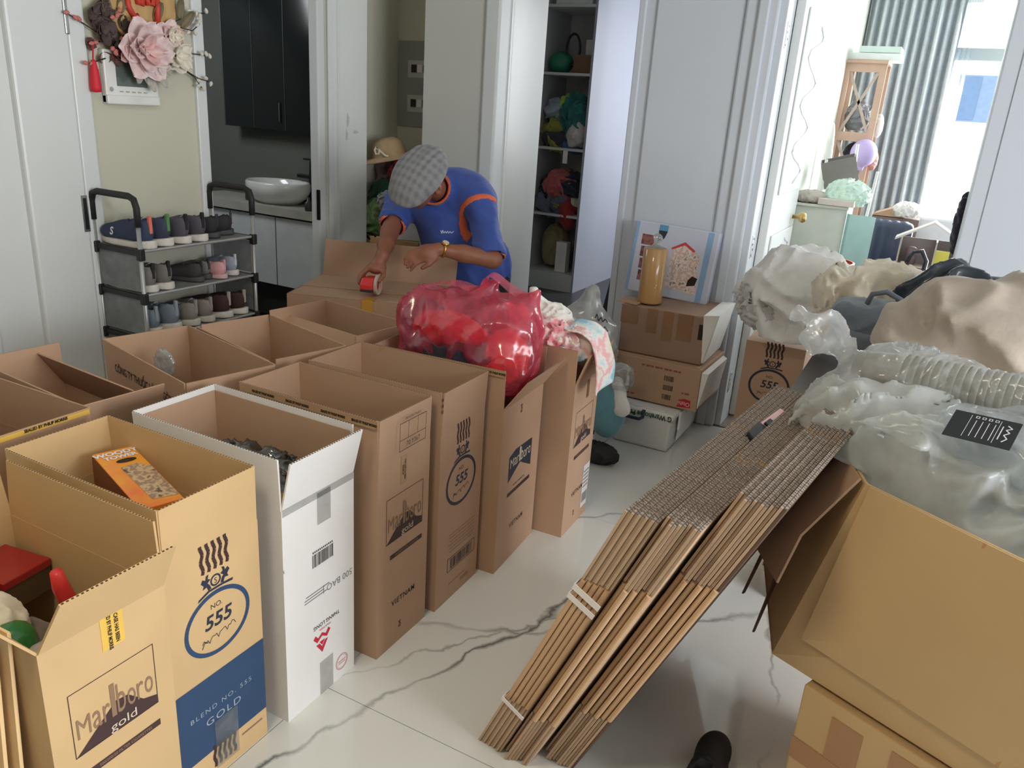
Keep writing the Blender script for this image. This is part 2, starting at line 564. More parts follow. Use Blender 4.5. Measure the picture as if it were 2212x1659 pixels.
# casing on both sides of the bathroom doorway, and the reveal
box_struct('trim_3', (-3.2, 2.555, 0), (-2.935, 2.612, 2.2), TRIM, 0.006)
box_struct('trim_4', (-3.01, 3.345, 0), (-2.952, 3.405, 2.2), TRIM, 0.008)
t5 = MB().b2((-3.0, 3.405, 0), (-2.935, 3.735, 2.2)).build('trim_5', mat('scuffed_white_paint', (226, 230, 226), 0.4, 0.02, 4), bevel=0.008); struct(t5)
MB().b2((-2.936, 3.40, 0), (-2.925, 3.44, 2.2)).build('casing_moulding', TRIM, t5, bevel=0.005)
MB().b2((-2.938, 3.478, 0), (-2.929, 3.498, 2.2)).build('casing_moulding', TRIM, t5, bevel=0.004)
for (u, v, a, bq) in ((-.035, .05, .010, .035), (-.045, -.03, .008, .028), (.03, -.01, .022, .010)):
    sm = Print(fr((-2.9345, 3.60, 1.30), (0, 1, 0), (0, 0, 1)))
    sm.poly([(u+a*math.cos(t*0.5236)*(1+.3*math.sin(t*2.1)), v+bq*math.sin(t*0.5236)*(1+.25*math.cos(t*1.7))) for t in range(12)])
    sm.build('scuff_mark', mat('grey_scuff', (198, 202, 200), 0.6, 0.06, 60), t5)
MB().b2((-2.965, 3.338, 0.83), (-2.945, 3.346, 0.99)).build('hinge', BLACKMET, t5)
box_struct('wall_left_over_bath', (-3.15, 2.56, 2.2), (-2.95, 3.74, HC), WALL)
# niche with the fuse box
box_struct('wall_niche_side', (-3.19, 3.735, 0), (-3.14, 4.5, HC), CREAM)
box_struct('wall_niche_end', (-3.14, 4.3, 0), (-2.64, 4.5, HC), CREAM)
# back wall pieces
box_struct('wall_back', (-2.64, 3.85, 0), (-2.245, 4.0, HC), WALL)
box_struct('trim_6', (-2.26, 3.835, 0), (-2.17, 4.0, 2.2), TRIM, 0.012)
box_struct('wall_back_over_door', (-2.245, 3.85, 2.2), (-1.39, 4.0, HC), WALL)
wp = MB().b2((-1.40, 3.85, 0), (-0.80, 4.0, HC)).build('wall_back_panel', TRIM_BLUE); struct(wp)
MB().b2((-1.34, 3.838, 0.0), (-0.93, 3.85, 2.6)).build('raised_panel', TRIM_BLUE, wp, bevel=0.008)
box_struct('trim_7', (-1.43, 3.84, 0), (-1.395, 4.0, 2.2), TRIM_BLUE, 0.006)
t8 = MB().b2((-0.93, 3.825, 0), (-0.785, 3.86, 2.25)).build('trim_8', TRIM_BLUE, bevel=0.01); struct(t8)
MB().b2((-0.872, 3.812, 0), (-0.825, 3.83, 2.25)).build('casing_moulding', TRIM_BLUE, t8, bevel=0.007)
t9 = MB().b2((-0.80, 3.86, 0), (-0.755, 4.03, 2.25)).build('trim_9', TRIM_BLUE, bevel=0.004); struct(t9)
for z in (1.80, 0.86, 0.17):
    h_ = MB().b2((-0.756, 3.90, z), (-0.752, 3.945, z+0.11)).build('hinge', mat('chrome_hinge', (220, 222, 224), 0.25, metal=0.6), t9, bevel=0.002)
    sc_ = MB()
    for q in range(4):
        sc_.lathe([(0.006, 0), (0.005, 0.002)], 8, Matrix.Translation((-0.7525, 3.912+0.018*(q % 2), z+0.015+0.026*q)) @ Matrix.Rotation(math.pi/2, 4, 'Y'))
    sc_.build('screw', BLACKMET, h_)
box_struct('wall_back_over_bedroom', (-0.80, 3.85, 2.25), (0.10, 4.0, HC), WALL)
box_struct('trim_10', (0.10, 3.855, 0), (0.19, 4.03, 2.25), TRIM_BLUE, 0.008)
wr = MB().b2((0.165, 3.85, 0), (3.0, 4.0, HC)).build('wall_right_of_bedroom', TRIM_BLUE); struct(wr)
box_struct('wall_right', (3.0, 1.9, 0), (3.2, 4.0, HC), WALL)
box_struct('wall_right_near', (3.0, -3.0, 0), (3.2, -0.05, HC), WALL)
box_struct('wall_right_below_window', (3.0, -0.05, 0), (3.2, 1.9, 0.25), WALL)
box_struct('wall_right_above_window', (3.0, -0.05, 2.4), (3.2, 1.9, HC), WALL)
box_struct('wall_rear', (-3.15, -3.2, 0), (3.2, -3.0, HC), mat('dark_unseen_wall', (118, 104, 92), .6, .1, 3))  # unseen wall given a dark colour to cut light bounced forward
# bathroom shell
box_struct('wall_bathroom_end', (-4.8, 3.96, 0), (-3.2, 4.1, HC), DARKTILE)
box_struct('wall_bathroom_far', (-4.9, 2.4, 0), (-4.7, 4.1, HC), DARKTILE)
box_struct('wall_bathroom_near', (-4.8, 2.3, 0), (-3.15, 2.5, HC), DARKTILE)
# closet room shell
box_struct('wall_closet_left', (-4.3, 4.1, 0), (-4.2, 9.2, HC), WALL)
box_struct('wall_closet_far', (-4.3, 9.2, 0), (-0.75, 9.3, HC), WALL)
box_struct('wall_closet_right', (-0.92, 4.0, 0), (-0.80, 9.2, HC), WALL)
# bedroom shell with the window
bw = mat('bedroom_wall', (236, 238, 228), 0.5, 0.01, 2)
box_struct('wall_bedroom_left', (-0.80, 4.03, 0), (-0.765, 7.0, HC), bw)
box_struct('wall_bedroom_right', (2.5, 4.0, 0), (2.6, 7.0, HC), bw)
box_struct('wall_bedroom_far', (-0.80, 7.0, 0), (-0.2, 7.15, HC), bw)
box_struct('wall_bedroom_far_right', (1.9, 7.0, 0), (2.6, 7.15, HC), bw)
box_struct('wall_bedroom_over_window', (-0.2, 7.0, 2.5), (1.9, 7.15, HC), bw)
WF = mat('white_window_frame', (196, 208, 212), 0.4, 0.02, 3)
w1 = MB().b2((-0.2, 7.02, 0.05), (-0.13, 7.10, 2.5)).build('window_1', WF); struct(w1)
for lo, hi in (((-0.13, 7.02, 2.44), (1.9, 7.1, 2.5)), ((-0.13, 7.02, 0.0), (1.9, 7.1, 0.08)), ((-0.13, 7.02, 2.02), (1.9, 7.1, 2.10)),
               ((0.28, 7.02, 0.08), (0.35, 7.1, 2.44)), ((1.0, 7.02, 0.08), (1.07, 7.1, 2.44))):
    MB().b2(lo, hi).build('window_frame', WF, w1)
GLASS = mat('window_glass', (255, 255, 255), 0.02, 0, 1, trans=1.0, spec=0.5, ior=1.02)
for x0, x1 in ((-0.13, 0.28), (0.35, 1.0), (1.07, 1.9)):
    for z0, z1 in ((0.08, 2.02), (2.10, 2.44)):
        MB().b2((x0, 7.055, z0), (x1, 7.06, z1)).build('pane', GLASS, w1)
# balcony rail outside the window
rl = thing('balcony_railing', 'thin pale metal balcony railing outside the bedroom window', 'railing', (0, 7.9, 0))
RAIL = mat('pale_rail', (225, 222, 215), 0.4)
MB().b2((-1.0, -0.02, 1.02), (2.4, 0.02, 1.06)).build('top_rail', RAIL, rl)
for x in (-0.9, 0.08, 1.0, 1.9):
    MB().b2((x-0.02, -0.02, -0.1), (x+0.02, 0.02, 1.02)).build('post', RAIL, rl)
box_struct('floor_balcony', (-1.2, 7.15, -0.12), (2.6, 8.0, -0.02), CEIL)
# ------------------------------------------------------------------ cartons
CARD = mat('kraft_cardboard', (180, 147, 121), 0.75, 0.05, 5, bump=0.05, bscale=25)
CARDW = mat('lamplit_kraft_cardboard', (200, 168, 122), 0.72, 0.05, 5, bump=0.05, bscale=25)  # same kraft board with the warm lamplight put into its colour
CARD_IN = mat('kraft_cardboard_inside', (178, 134, 95), 0.8, 0.06, 4)
CARDWHITE = mat('white_carton_board', (226, 224, 222), 0.6, 0.03, 6)
CARDEDGE = mat('fluted_board_edge', (70, 52, 38), 0.9, 0.1, 50)
TAPE = mat('brown_packing_tape', (168, 122, 78), 0.22, 0.05, 6, coat=0.4)
INK = mat('black_ink', (38, 30, 28), 0.6, 0.04, 30)
INKBROWN = mat('dark_brown_ink', (62, 40, 40), 0.6, 0.04, 30)
INKTAN = mat('tan_ink', (140, 110, 84), 0.6, 0.04, 30)
INKBLUE = mat('blue_ink', (38, 66, 100), 0.6, 0.05, 20)
INKNAVY = mat('navy_ink', (36, 44, 62), 0.6, 0.05, 20)
INKLIGHT = mat('pale_ink', (205, 190, 170), 0.6, 0.04, 30)
INKRED = mat('red_ink', (190, 40, 60), 0.6, 0.04, 30)
INKGREY = mat('grey_ink', (120, 118, 120), 0.6, 0.04, 30)
YELTAPE = mat('yellow_seal_tape', (226, 184, 84), 0.4, 0.05, 20)

def flap(parent, side, W, D, H, fl, ang, m, t=0.0045, taper=0.0, flutes=True, span=None):
    """one lid flap hinged on the rim; ang leans it outwards"""
    L = (D if side in '+x-x' else W)-0.004
    a0, a1 = (-L/2, L/2) if span is None else span
    mb = MB()
    def P(s_, q, off):
        # s_ along hinge, q up the flap, off through the thickness (outwards)
        o = math.sin(ang)*q+math.cos(ang)*off
        z = H+math.cos(ang)*q-math.sin(ang)*off
        if side == '+x': return (W/2-t+o, s_, z)
        if side == '-x': return (-W/2+t-o, -s_, z)
        if side == '+y': return (-s_, D/2-t+o, z)
        return (s_, -D/2+t-o, z)
    b = [P(a0, 0, 0), P(a1, 0, 0), P(a1, 0, t), P(a0, 0, t)]
    k = [P(a0+taper, fl, 0), P(a1-taper, fl, 0), P(a1-taper, fl, t), P(a0+taper, fl, t)]
    mb.hexa(b, k)
    o = mb.build('flap', m, parent)
    if flutes:
        fb = MB()
        n = int((a1-a0-2*taper)/0.0085)
        for i in range(n):
            s0 = a0+taper+0.003+i*(a1-a0-2*taper-0.006)/n
            fb.add([P(s0, fl+0.0004, 0.0009), P(s0+0.0045, fl+0.0004, 0.0009), P(s0+0.0045, fl+0.0004, t-0.0009), P(s0, fl+0.0004, t-0.0009)], [(0, 1, 2, 3)])
        fb.build('flute_openings', CARDEDGE, o)
    return o

def carton(label, cx, cy, rz=0.0, W=0.475, D=0.25, H=0.587, fl=0.128, flaps=(0.03, 0.03, 0.03, 0.03), m=None, min_=None, name='carton', z=0.0, group=None, flutes=True, taper=0.0):
    m = m or CARD
    min_ = min_ or m
    t = 0.005
    T = thing(name, label, 'box', (cx, cy, z), rz, group)
    mb = MB()
    mb.b2((-W/2, -D/2, 0), (W/2, -D/2+t, H)).b2((-W/2, D/2-t, 0), (W/2, D/2, H))
    mb.b2((-W/2, -D/2+t, 0), (-W/2+t, D/2-t, H)).b2((W/2-t, -D/2+t, 0), (W/2, D/2-t, H))
    mb.b2((-W/2+t, -D/2+t, 0), (W/2-t, D/2-t, t))
    mb.build('body', m, T)
    for s_, a in zip(('+x', '-x', '+y', '-y'), flaps):
        if a is not None:
            flap(T, s_, W, D, H, fl, a, m, flutes=flutes, taper=taper)
    T['dims'] = (W, D, H)
    return T

def front(T, u=0.0, v=0.0):
    """frame of the +x face, u to the right (+y), v up"""
    W, D, H = T['dims']
    return fr((W/2, u, v), (0, 1, 0), (0, 0, 1))
def near(T, u=0.0, v=0.0):
    W, D, H = T['dims']
    return fr((u, -D/2, v), (1, 0, 0), (0, 0, 1))

def brand_word(p, u, v, w, h):
    """tall condensed wordmark with long ascenders"""
    letters = [('M', 1.5, 1.15), ('a', 1, 1), ('r', 0.8, 1), ('l', 0.55, 1.95), ('b', 1, 1.75), ('o', 1, 1), ('r', 0.8, 1), ('o', 1, 1)]
    tot = sum(l[1] for l in letters)
    x = u-w/2
    for ch, rw, rh in letters:
        vs, fs = text_mesh(ch, 1.0)
        xs_ = [q[0] for q in vs]; ys_ = [q[1] for q in vs]
        cw = w*rw/tot
        sx = cw*0.84/(max(xs_)-min(xs_)); sy = h*rh*(1.0)/(max(ys_)-min(ys_))
        vs = [((q[0]-min(xs_))*sx+x+cw*0.08, (q[1]-min(ys_))*sy+v, 0) for q in vs]
        p.mb.add(vs, fs, p.M)
        x += cw

def logo_gold(T, u=0.0, s=1.0, light=False, vietnam=True, ink=None):
    F = front(T, u)
    k = ink or INKBROWN
    p = Print(F)
    p.frame(-.085, .342, .085, .478, .0016)
    p.poly([(-.083, .343), (.083, .343), (.083, .362), (.055, .372), (.025, .404), (.0, .408), (-.03, .385)])
    p.rect(-.066, .289, .085, .303)
    p.build('printed_logo', k, T)
    q = Print(F, 0.0010)
    brand_word(q, 0.0, .378, .158, .036)
    q.build('printed_wordmark', INKTAN, T)
    q = Print(F, 0.0014)
    q.text('gold', .012, .3565, .026, 1.25)
    q.build('printed_wordmark', INKLIGHT, T)
    q = Print(F, 0.0010)
    q.text('500/200/20 FILTER CIGARETTES', .01, .296, .0085, 0.95, bold=0.0001)
    q.build('lettering', INKTAN, T)
    if vietnam:
        p = Print(F)
        p.text('VIETNAM', .0, .142, .0245, 0.98, space=1.15, bold=0.0004)
        p.text('25', -.015, .055, .03, 0.4, bold=0.0006)
        p.build('lettering', k, T)

def logo_ring(T, u=0.0, ring=None, script=True):
    F = front(T, u)
    p = Print(F)
    for i in range(5):
        x = -.032+i*.016
        pts = [(x+.0028*math.sin(j*1.26), .527+j*.0075) for j in range(10)]
        p.stroke(pts, .0085)
    p.build('printed_waves', INKBROWN, T)
    p = Print(F)
    # crest: shield, two rampant beasts, ribbon
    p.ring(0, .500, .014, .014, .004, 20)
    p.text('S', 0, .4985, .018)
    for sgn in (-1, 1):
        b = [(.012, .486), (.020, .484), (.024, .494), (.034, .492), (.031, .500), (.038, .508), (.033, .516), (.026, .511), (.024, .520), (.017, .522), (.020, .512), (.013, .508), (.021, .502), (.016, .496)]
        p.poly([(sgn*x, y) for x, y in b])
    p.poly([(-.046, .474), (-.020, .484), (.020, .484), (.046, .482), (.044, .476), (.018, .479), (-.018, .479), (-.048, .468)])
    p.build('printed_crest', INKNAVY, T)
    p = Print(F)
    p.ring(0, .398, .088, .078, .010)
    p.build('printed_ring', ring or INKBLUE, T)
    p = Print(F)
    p.text('NO.', -.002, .440, .017, 1.05)
    p.text('555', 0, .404, .047, 1.05, shear=0.15, bold=0.0010)
    pts = [(-.045+i*.0048, .362+.009*math.sin(i*1.9)*math.cos(i*.7)+i*.0006) for i in range(20)]
    p.stroke(pts, .0016)
    p.stroke([(-.046, .352), (-.038, .366), (-.03, .360)], .002)
    p.build('lettering', INKNAVY, T)

# --- front row, from the camera side to the back wall
C0 = carton('lamplight-tinted brown carton with torn corner, gold cigarette logo and yellow seal, holding a red box', -1.365, 0.712, 0.0, D=0.245, m=CARDW, flaps=(0.50, 0.02, 0.02, 0.62), taper=0.012)
logo_gold(C0, 0.0, vietnam=False)
p = Print(front(C0, 0.0)); p.rect(-.012, .522, .032, .606); p.build('seal_tape', YELTAPE, C0)
p = Print(front(C0, 0.0), 0.0012)
p.text('THIS CASE HAS BEEN', .018, .566, .0105, 0.8, rot=-math.pi/2, bold=0.0003); p.text('SEALED BY PHILIP MORRIS', .004, .562, .0105, 0.72, rot=-math.pi/2, bold=0.0003)
p.build('lettering', INK, C0)

C1 = carton('brown carton with blue ring logo and large blue panel, holding the orange game box', -1.405, 0.985, 0.0, D=0.245, m=CARDW, flaps=(0.0, 0.03, 0.01, 0.01))
logo_ring(C1)
p = Print(front(C1)); p.rect(-.121, .078, .122, .276); p.build('printed_panel', INKBLUE, C1)
p = Print(front(C1), 0.0012)
p.text('BLEND NO. 555', -.005, .192, .0165, 1.2, space=1.3); p.text('GOLD', -.002, .160, .026, 1.25, space=1.2)
p.build('lettering', mat('silver_ink', (150, 160, 172), 0.5), C1)
p = Print(front(C1), 0.0012)
for i in range(5):
    x = -.034+i*.014
    p.stroke([(x+.0025*math.sin(j*1.26), .028+j*.0075) for j in range(9)], .0075)
p.build('printed_waves', INKBROWN, C1)
p = Print(front(C1)); p.rect(.045, .052, .108, .057); p.build('fine_print', INKTAN, C1); p = Print(front(C1)); p.rect(-.10, .028, -.055, .033); p.build('fine_print', INKTAN, C1)
p = Print(front(C1), 0.0018); p.rect(-.03, .02, .035, .15); p.build('clear_tape', film('clear_tape', (214, 216, 214), 0.16, 0.3, .5, 0.0), C1)

C2 = carton('white carton standing open with upside-down red emblem and barcode', -1.385, 1.285, 0.0, D=0.252, m=CARDWHITE, min_=CARD, flaps=(0.24, 0.03, 0.02, 0.04))
# kraft lining inside the white carton
lin_ = MB()
for lo, hi in (((-.2325, -.1205, .006), (-.2315, .1205, .70)), ((.2315, -.1205, .006), (.2325, .1205, .58)), ((-.231, .1190, .006), (.231, .1200, .70)), ((-.231, -.1200, .006), (.231, -.1190, .70))):
    lin_.b2(lo, hi)
lin_.build('kraft_lining', CARD, C2)
p = Print(front(C2))
rg = random.Random(2); x = -.030
while x < .047:
    w = rg.choice((.001, .002, .003)); p.rect(x, .389, x+w, .425); x += w+rg.choice((.001, .0015, .002))
[p.rect(-.028+.0062*k, .4285, -.0245+.0062*k, .4335) for k in range(12)]
p.text('THANG LONG', .018, .214, .0155, 0.95, rot=math.pi, bold=0.0002)
p.text('S', -.125, .43, .012)
p.build('lettering', INK, C2)
p = Print(front(C2)); p.text('500 BAO |', .062, .308, .026, 1.0, rot=math.pi); p.rect(-.06, .302, .02, .3045); p.rect(-.055, .318, .03, .3205); p.rect(-.06, .310, .01, .3125); p.build('lettering', INKGREY, C2)
p = Print(front(C2)); p.text('VINATABA', .012, .199, .009, 1.0, rot=math.pi)
p.poly([(.0, .128), (.022, .160), (.010, .160), (.0, .146), (-.010, .160), (-.022, .160)]); p.poly([(.0, .150), (.010, .164), (-.010, .164)])
p.poly([(.018, .166), (.032, .182), (.024, .190), (.014, .178), (.0, .188), (-.014, .178), (-.024, .190), (-.032, .182), (-.018, .166), (0, .178)])
p.build('printed_emblem', INKRED, C2)
p = Print(front(C2)); p.ring(.075, .049, .024, .024, .002, 24); p.ring(.075, .049, .020, .020, .001, 24); p.rect(.060, .051, .090, .0535); p.rect(.062, .044, .088, .0465); p.build('printed_stamp', mat('faded_red_ink', (206, 130, 130), 0.6), C2)
p = Print(front(C2), 0.001); p.rect(-.010, .50, .038, .585); p.build('clear_tape', film('grey_clear_tape', (206, 205, 202), 0.5, 0.3, .3, 0.0), C2); p = Print(front(C2), 0.001); p.rect(-.01, .0, .04, .10); p.build('clear_tape', film('grey_clear_tape', (206, 205, 202), 0.5, 0.3, .3, 0.0), C2)
p = Print(front(C2), 0.001); p.rect(-.124, .571, .124, .590); p.build('crease_tape', film('grey_clear_tape', (206, 205, 202), 0.5, 0.3, .3, 0.0), C2)

C3 = carton('brown carton with gold cigarette logo, VIETNAM and a printed frame reading 70.Y367', -1.348, 1.580, 0.0, D=0.236, flaps=(0.02, 0.02, 0.01, 0.01))
logo_gold(C3, 0.004)
p = Print(fr((.2385, 0.010, 0), (0, 1, 0), (0.02, 0, 1)), 0.001)
p.frame(-.058, .610, .062, .690, .0018); p.rect(-.058, .640, .062, .6416); p.rect(-.020, .641, -.0185, .690); p.rect(.022, .641, .0235, .690)
p.text('70.Y367', .004, .624, .0195, 0.95); p.text('PRINTERS MARKS', .0, .698, .0095, 0.95)
p.build('lettering', INK, C3)
p = Print(front(C3)); p.rect(-.020, .500, .008, .585); p.build('seal_tape', mat('tan_seal_tape', (172, 140, 104), 0.5), C3)
p = Print(front(C3), .0012); p.text('THIS CASE HAS BEEN', -.001, .542, .0085, .75, rot=-math.pi/2, bold=.0002); p.text('SEALED BY', -.010, .542, .0085, .75, rot=-math.pi/2, bold=.0002); p.build('lettering', INK, C3)
def seal_words(T, v=0.704, us=(-.14, -.02, .10, .2)):
    """sealing strip with words along the top edge of the near flap"""
    W, D, H = T['dims']
    F = fr((0, -D/2+.001, 0), (1, 0, 0), (0, -0.01, 1))
    p = Print(F, .0035); p.rect(-W/2+.02, v-.008, W/2-.003, v+.011); p.build('seal_tape', mat('tan_seal_tape', (172, 140, 104), 0.5), T)
    p = Print(F, .0042)
    for q in us: p.text('SEALED BY PHILIP MORRIS', q, v+.002, .0095, .72, bold=.0005)
    p.build('lettering', INK, T)
seal_words(C3)

C4 = carton('brown carton with black ring logo and framed barcode, standing open and empty', -1.338, 1.856, 0.02, D=0.255, flaps=(0.05, 0.02, 0.03, 0.01))
logo_ring(C4, 0.0, ring=INKNAVY)
p = Print(front(C4)); p.frame(-.062, .102, .105, .150, .002)
rg = random.Random(8); x = -.045
while x < .09:
    w = rg.choice((.0015, .003, .004)); p.rect(x, .108, x+w, .144); x += w+rg.choice((.002, .003, .004))
p.build('printed_barcode', INKNAVY, C4)
p = Print(front(C4))
for i in range(6): p.rect(-.06+.004*(i % 3), .230-i*.012, .10-.006*(i % 2), .2335-i*.012)
p.build('fine_print', mat('faint_ink', (150, 114, 86), .6), C4)
for q in ((-.05, .053, .05, .057), (.02, .03, .07, .044)):
    p = Print(front(C4)); p.rect(*q); p.build('fine_print', mat('faint_ink', (150, 114, 86), .6), C4)
p = Print(fr((.2385, -.128, 0), (0, 1, 0), (0, 0, 1)), .002)
for i in range(3): p.rect(-.002, .655+i*.018, .018, .664+i*.018)
p.build('printed_bars', INKBROWN, C4)

C5 = carton('brown carton with dark blue and white cigarette logo under the red plastic bag', -1.297, 2.16, 0.06, D=0.318, flaps=(0.62, 0.05, 0.10, 0.02))
p = Print(front(C5)); p.poly([(-.092, .308), (-.03, .338), (0, .352), (.03, .336), (.092, .306), (.092, .408), (-.04, .414), (-.092, .40)]); p.build('printed_logo', INKNAVY, C5)
q = Print(front(C5), .001); brand_word(q, 0, .356, .168, .028); q.build('printed_wordmark', INKLIGHT, C5)
p = Print(front(C5)); p.rect(-.09, .254, .092, .268); p.text('FILTER CIGARETTES', 0, .283, .0105); p.text('VIETNAM', .0, .130, .0245, .98, space=1.15, bold=.0004); p.text('25', -.02, .55, .04, .35, rot=0, bold=.0008); p.build('lettering', INKBROWN, C5)
seal_words(C5, us=(.12, .20))

C6 = carton('brown carton with gold cigarette logo heaped with pink and floral clothes', -1.205, 2.475, 0.04, D=0.245, flaps=(0.34, 0.05, 0.35, 0.02))
logo_gold(C6, 0.0)
p = Print(front(C6)); p.rect(.0, .51, .024, .578); p.build('seal_tape', mat('brown_seal_tape', (120, 88, 60), .4), C6)
p = Print(front(C6), .001); p.rect(.055, .04, .118, .22); p.build('shipping_label', mat('white_label', (214, 208, 206), .5), C6)
p = Print(front(C6), .0016)
for i in range(9): p.rect(.062+i*.006, .06, .062+i*.006+.003, .10)
for i in range(5): p.rect(.060, .125+i*.016, .112, .130+i*.016)
p.build('label_print', INKGREY, C6)

# --- second row
R0 = carton('brown carton beside the left cabinet with a yellow seal strip reading SEALED BY', -1.955, 0.985, 0.02, D=0.245, flaps=(0.02, 0.02, 0.02, 0.02), flutes=False)
F = fr((.236, 0, 0), (0, 1, 0), (0, 0, 1))
p = Print(F, .004); p.rect(-.12, .700, .12, .7155); p.build('seal_tape', YELTAPE, R0)
p = Print(F, .0048); p.text('SEALED BY PHILIP MORRIS', .01, .708, .010, .9, bold=.0005); p.build('lettering', INK, R0)
R1 = carton('brown carton with pink circle-printed inner flap and wide bent flaps', -2.02, 1.25, -0.08, D=0.235, flaps=(0.30, 0.05, -0.55, 0.05), flutes=False)
p = Print(fr((0, -.1135, .587), (-1, 0, 0), (0, -.05, 1)), .0025); p.rect(-.235, .02, .235, .126); p.build('printed_strip', mat('pinkish_print', (206, 150, 126), .6), R1)
p = Print(fr((0, -.1135, .587), (-1, 0, 0), (0, -.05, 1)), .0032)
for i in range(8): p.ring(-.20+i*.057, .092, .010, .010, .003, 14)
p.build('printed_circles', mat('dull_red_ink', (180, 84, 70), .6), R1)
R2 = carton('brown carton reading CÔNG TY along its side with a scrap of clear plastic inside', -1.905, 1.560, -0.235, W=0.52, D=0.275, flaps=(0.03, 0.03, 0.02, 0.02), flutes=False)
p = Print(fr((0, -.1375, .587), (1, 0, 0), (0, 0, 1)), .003); p.text('CÔNG TY THUỐC LÁ SÀI GÒN', .0, .055, .034, .78, bold=.0006); p.build('lettering', INKBROWN, R2)
R3 = carton('brown carton standing open and empty behind the lettered carton', -1.845, 1.850, -0.26, W=0.46, D=0.255, flaps=(0.04, 0.05, 0.02, 0.16), flutes=False)
R4 = carton('brown carton with yellowed loose inner flap in front of the man', -1.835, 2.175, -0.14, W=0.45, D=0.265, flaps=(0.02, 0.03, 0.02, -0.75), flutes=False)
MBX = carton('wide brown carton the man is taping shut, one lid flap raised', -2.313, 3.008, 0.36, W=0.70, D=0.46, H=0.60, fl=0.185, flaps=(None, None, 0.30, None), flutes=False)
MB().b2((-.348, -.228, .594), (.348, .222, .600)).build('closed_lid', CARD, MBX)
MB().b2((-.345, -.05, .601), (.18, .20, .6045)).build('flap', CARD, MBX)
# tape stretched down the front of the man's carton
tp = thing('packing_tape_strip', 'yellow-brown strip of packing tape running down from the red dispenser', 'tape', (-2.313, 3.008, 0), 0.36)
x = .034
MB().b2((x-.026, -.2335, .42), (x+.026, -.2310, .602)).b2((x-.026, -.2335, .602), (x+.026, -.17, .6035)).build('tape', mat('amber_tape', (206, 152, 66), .25, .04, 10, coat=.4), tp)
# ------------------------------------------------------------------ flattened cartons leaning in a bundle
def edge_mat():
    """cut board edge: fine wavy flutes"""
    m = bpy.data.materials.new('fluted_cut_edge')
    m.use_nodes = True
    N, L = m.node_tree.nodes, m.node_tree.links
    b = N['Principled BSDF']; b.inputs['Roughness'].default_value = 0.85
    tc = N.new('ShaderNodeTexCoord')
    mp = N.new('ShaderNodeMapping'); mp.inputs['Scale'].default_value = (1, 1, 0.2)
    L.new(tc.outputs['Object'], mp.inputs['Vector'])
    w = N.new('ShaderNodeTexWave'); w.inputs['Scale'].default_value = 40; w.inputs['Distortion'].default_value = 5.0; w.inputs['Detail'].default_value = 2; w.inputs['Detail Scale'].default_value = 2.5
    L.new(mp.outputs[0], w.inputs['Vector'])
    r = N.new('ShaderNodeValToRGB')
    r.color_ramp.elements[0].color = (*lin((92, 82, 76)), 1); r.color_ramp.elements[1].color = (*lin((164, 150, 138)), 1)
    L.new(w.outputs['Fac'], r.inputs['Fac']); L.new(r.outputs['Color'], b.inputs['Base Color'])
    bp = N.new('ShaderNodeBump'); bp.inputs['Strength'].default_value = 0.5; bp.inputs['Distance'].default_value = 0.004
    L.new(w.outputs['Fac'], bp.inputs['Height']); L.new(bp.outputs['Normal'], b.inputs['Normal'])
    return m
EDGE = edge_mat()
CARDG = mat('greyed_cardboard', (196, 168, 140), 0.8, 0.08, 6)
CARDF = mat('folded_cardboard', (204, 168, 130), 0.7, 0.05, 6, bump=0.08, bscale=12)
CARDD = mat('dark_and_shaded_cardboard', (112, 88, 74), 0.8, 0.06, 5)  # dark board; on the bundle's outermost carton the dark is painted shade

def flat_carton(label, w, h, fl, slot, M, group, dark=False):
    """two board layers folded along the near edge; local x along the width, y thickness, z up"""
    T = thing('flattened_carton', label, 'cardboard', group=group)
    T.matrix_world = M
    t = 0.0054
    for k, (y0, y1) in enumerate(((0, t), (t+0.0008, 2*t+0.0008))):
        mb = MB()
        mb.b2((0.006, y0, fl), (w, y1, h-fl))
        for z0, z1 in ((0.0, fl-0.001), (h-fl+0.001, h)):
            for x0, x1 in ((0.002+0.004*k, slot-0.005), (slot+0.005, w)):
                mb.b2((x0, y0, z0), (x1, y1, z1))
        mb.build('board', CARDD if dark and k else CARDG, T)  # outer board of the last carton has its shaded side put into the colour
    # rounded fold of the body part
    c = MB(); yc = (2*t+0.0008)/2
    pts = [(0.006-0.0058*math.sin(a), yc-yc*math.cos(a)) for a in [math.pi*i/6 for i in range(7)]]
    c.prism([(p[0], p[1]) for p in pts], fl+0.004, h-fl-0.004)
    c.build('fold', CARDF, T)
    for y0, y1 in ((0, t), (t+0.0008, 2*t+0.0008)):
        e = MB()
        for x0, x1 in ((0.004, slot-0.005), (slot+0.005, w)):
            e.b2((x0, y0+.0002, h), (x1, y1-.0002, h+0.0006))
        e.build('cut_edge', EDGE, T)
    return T

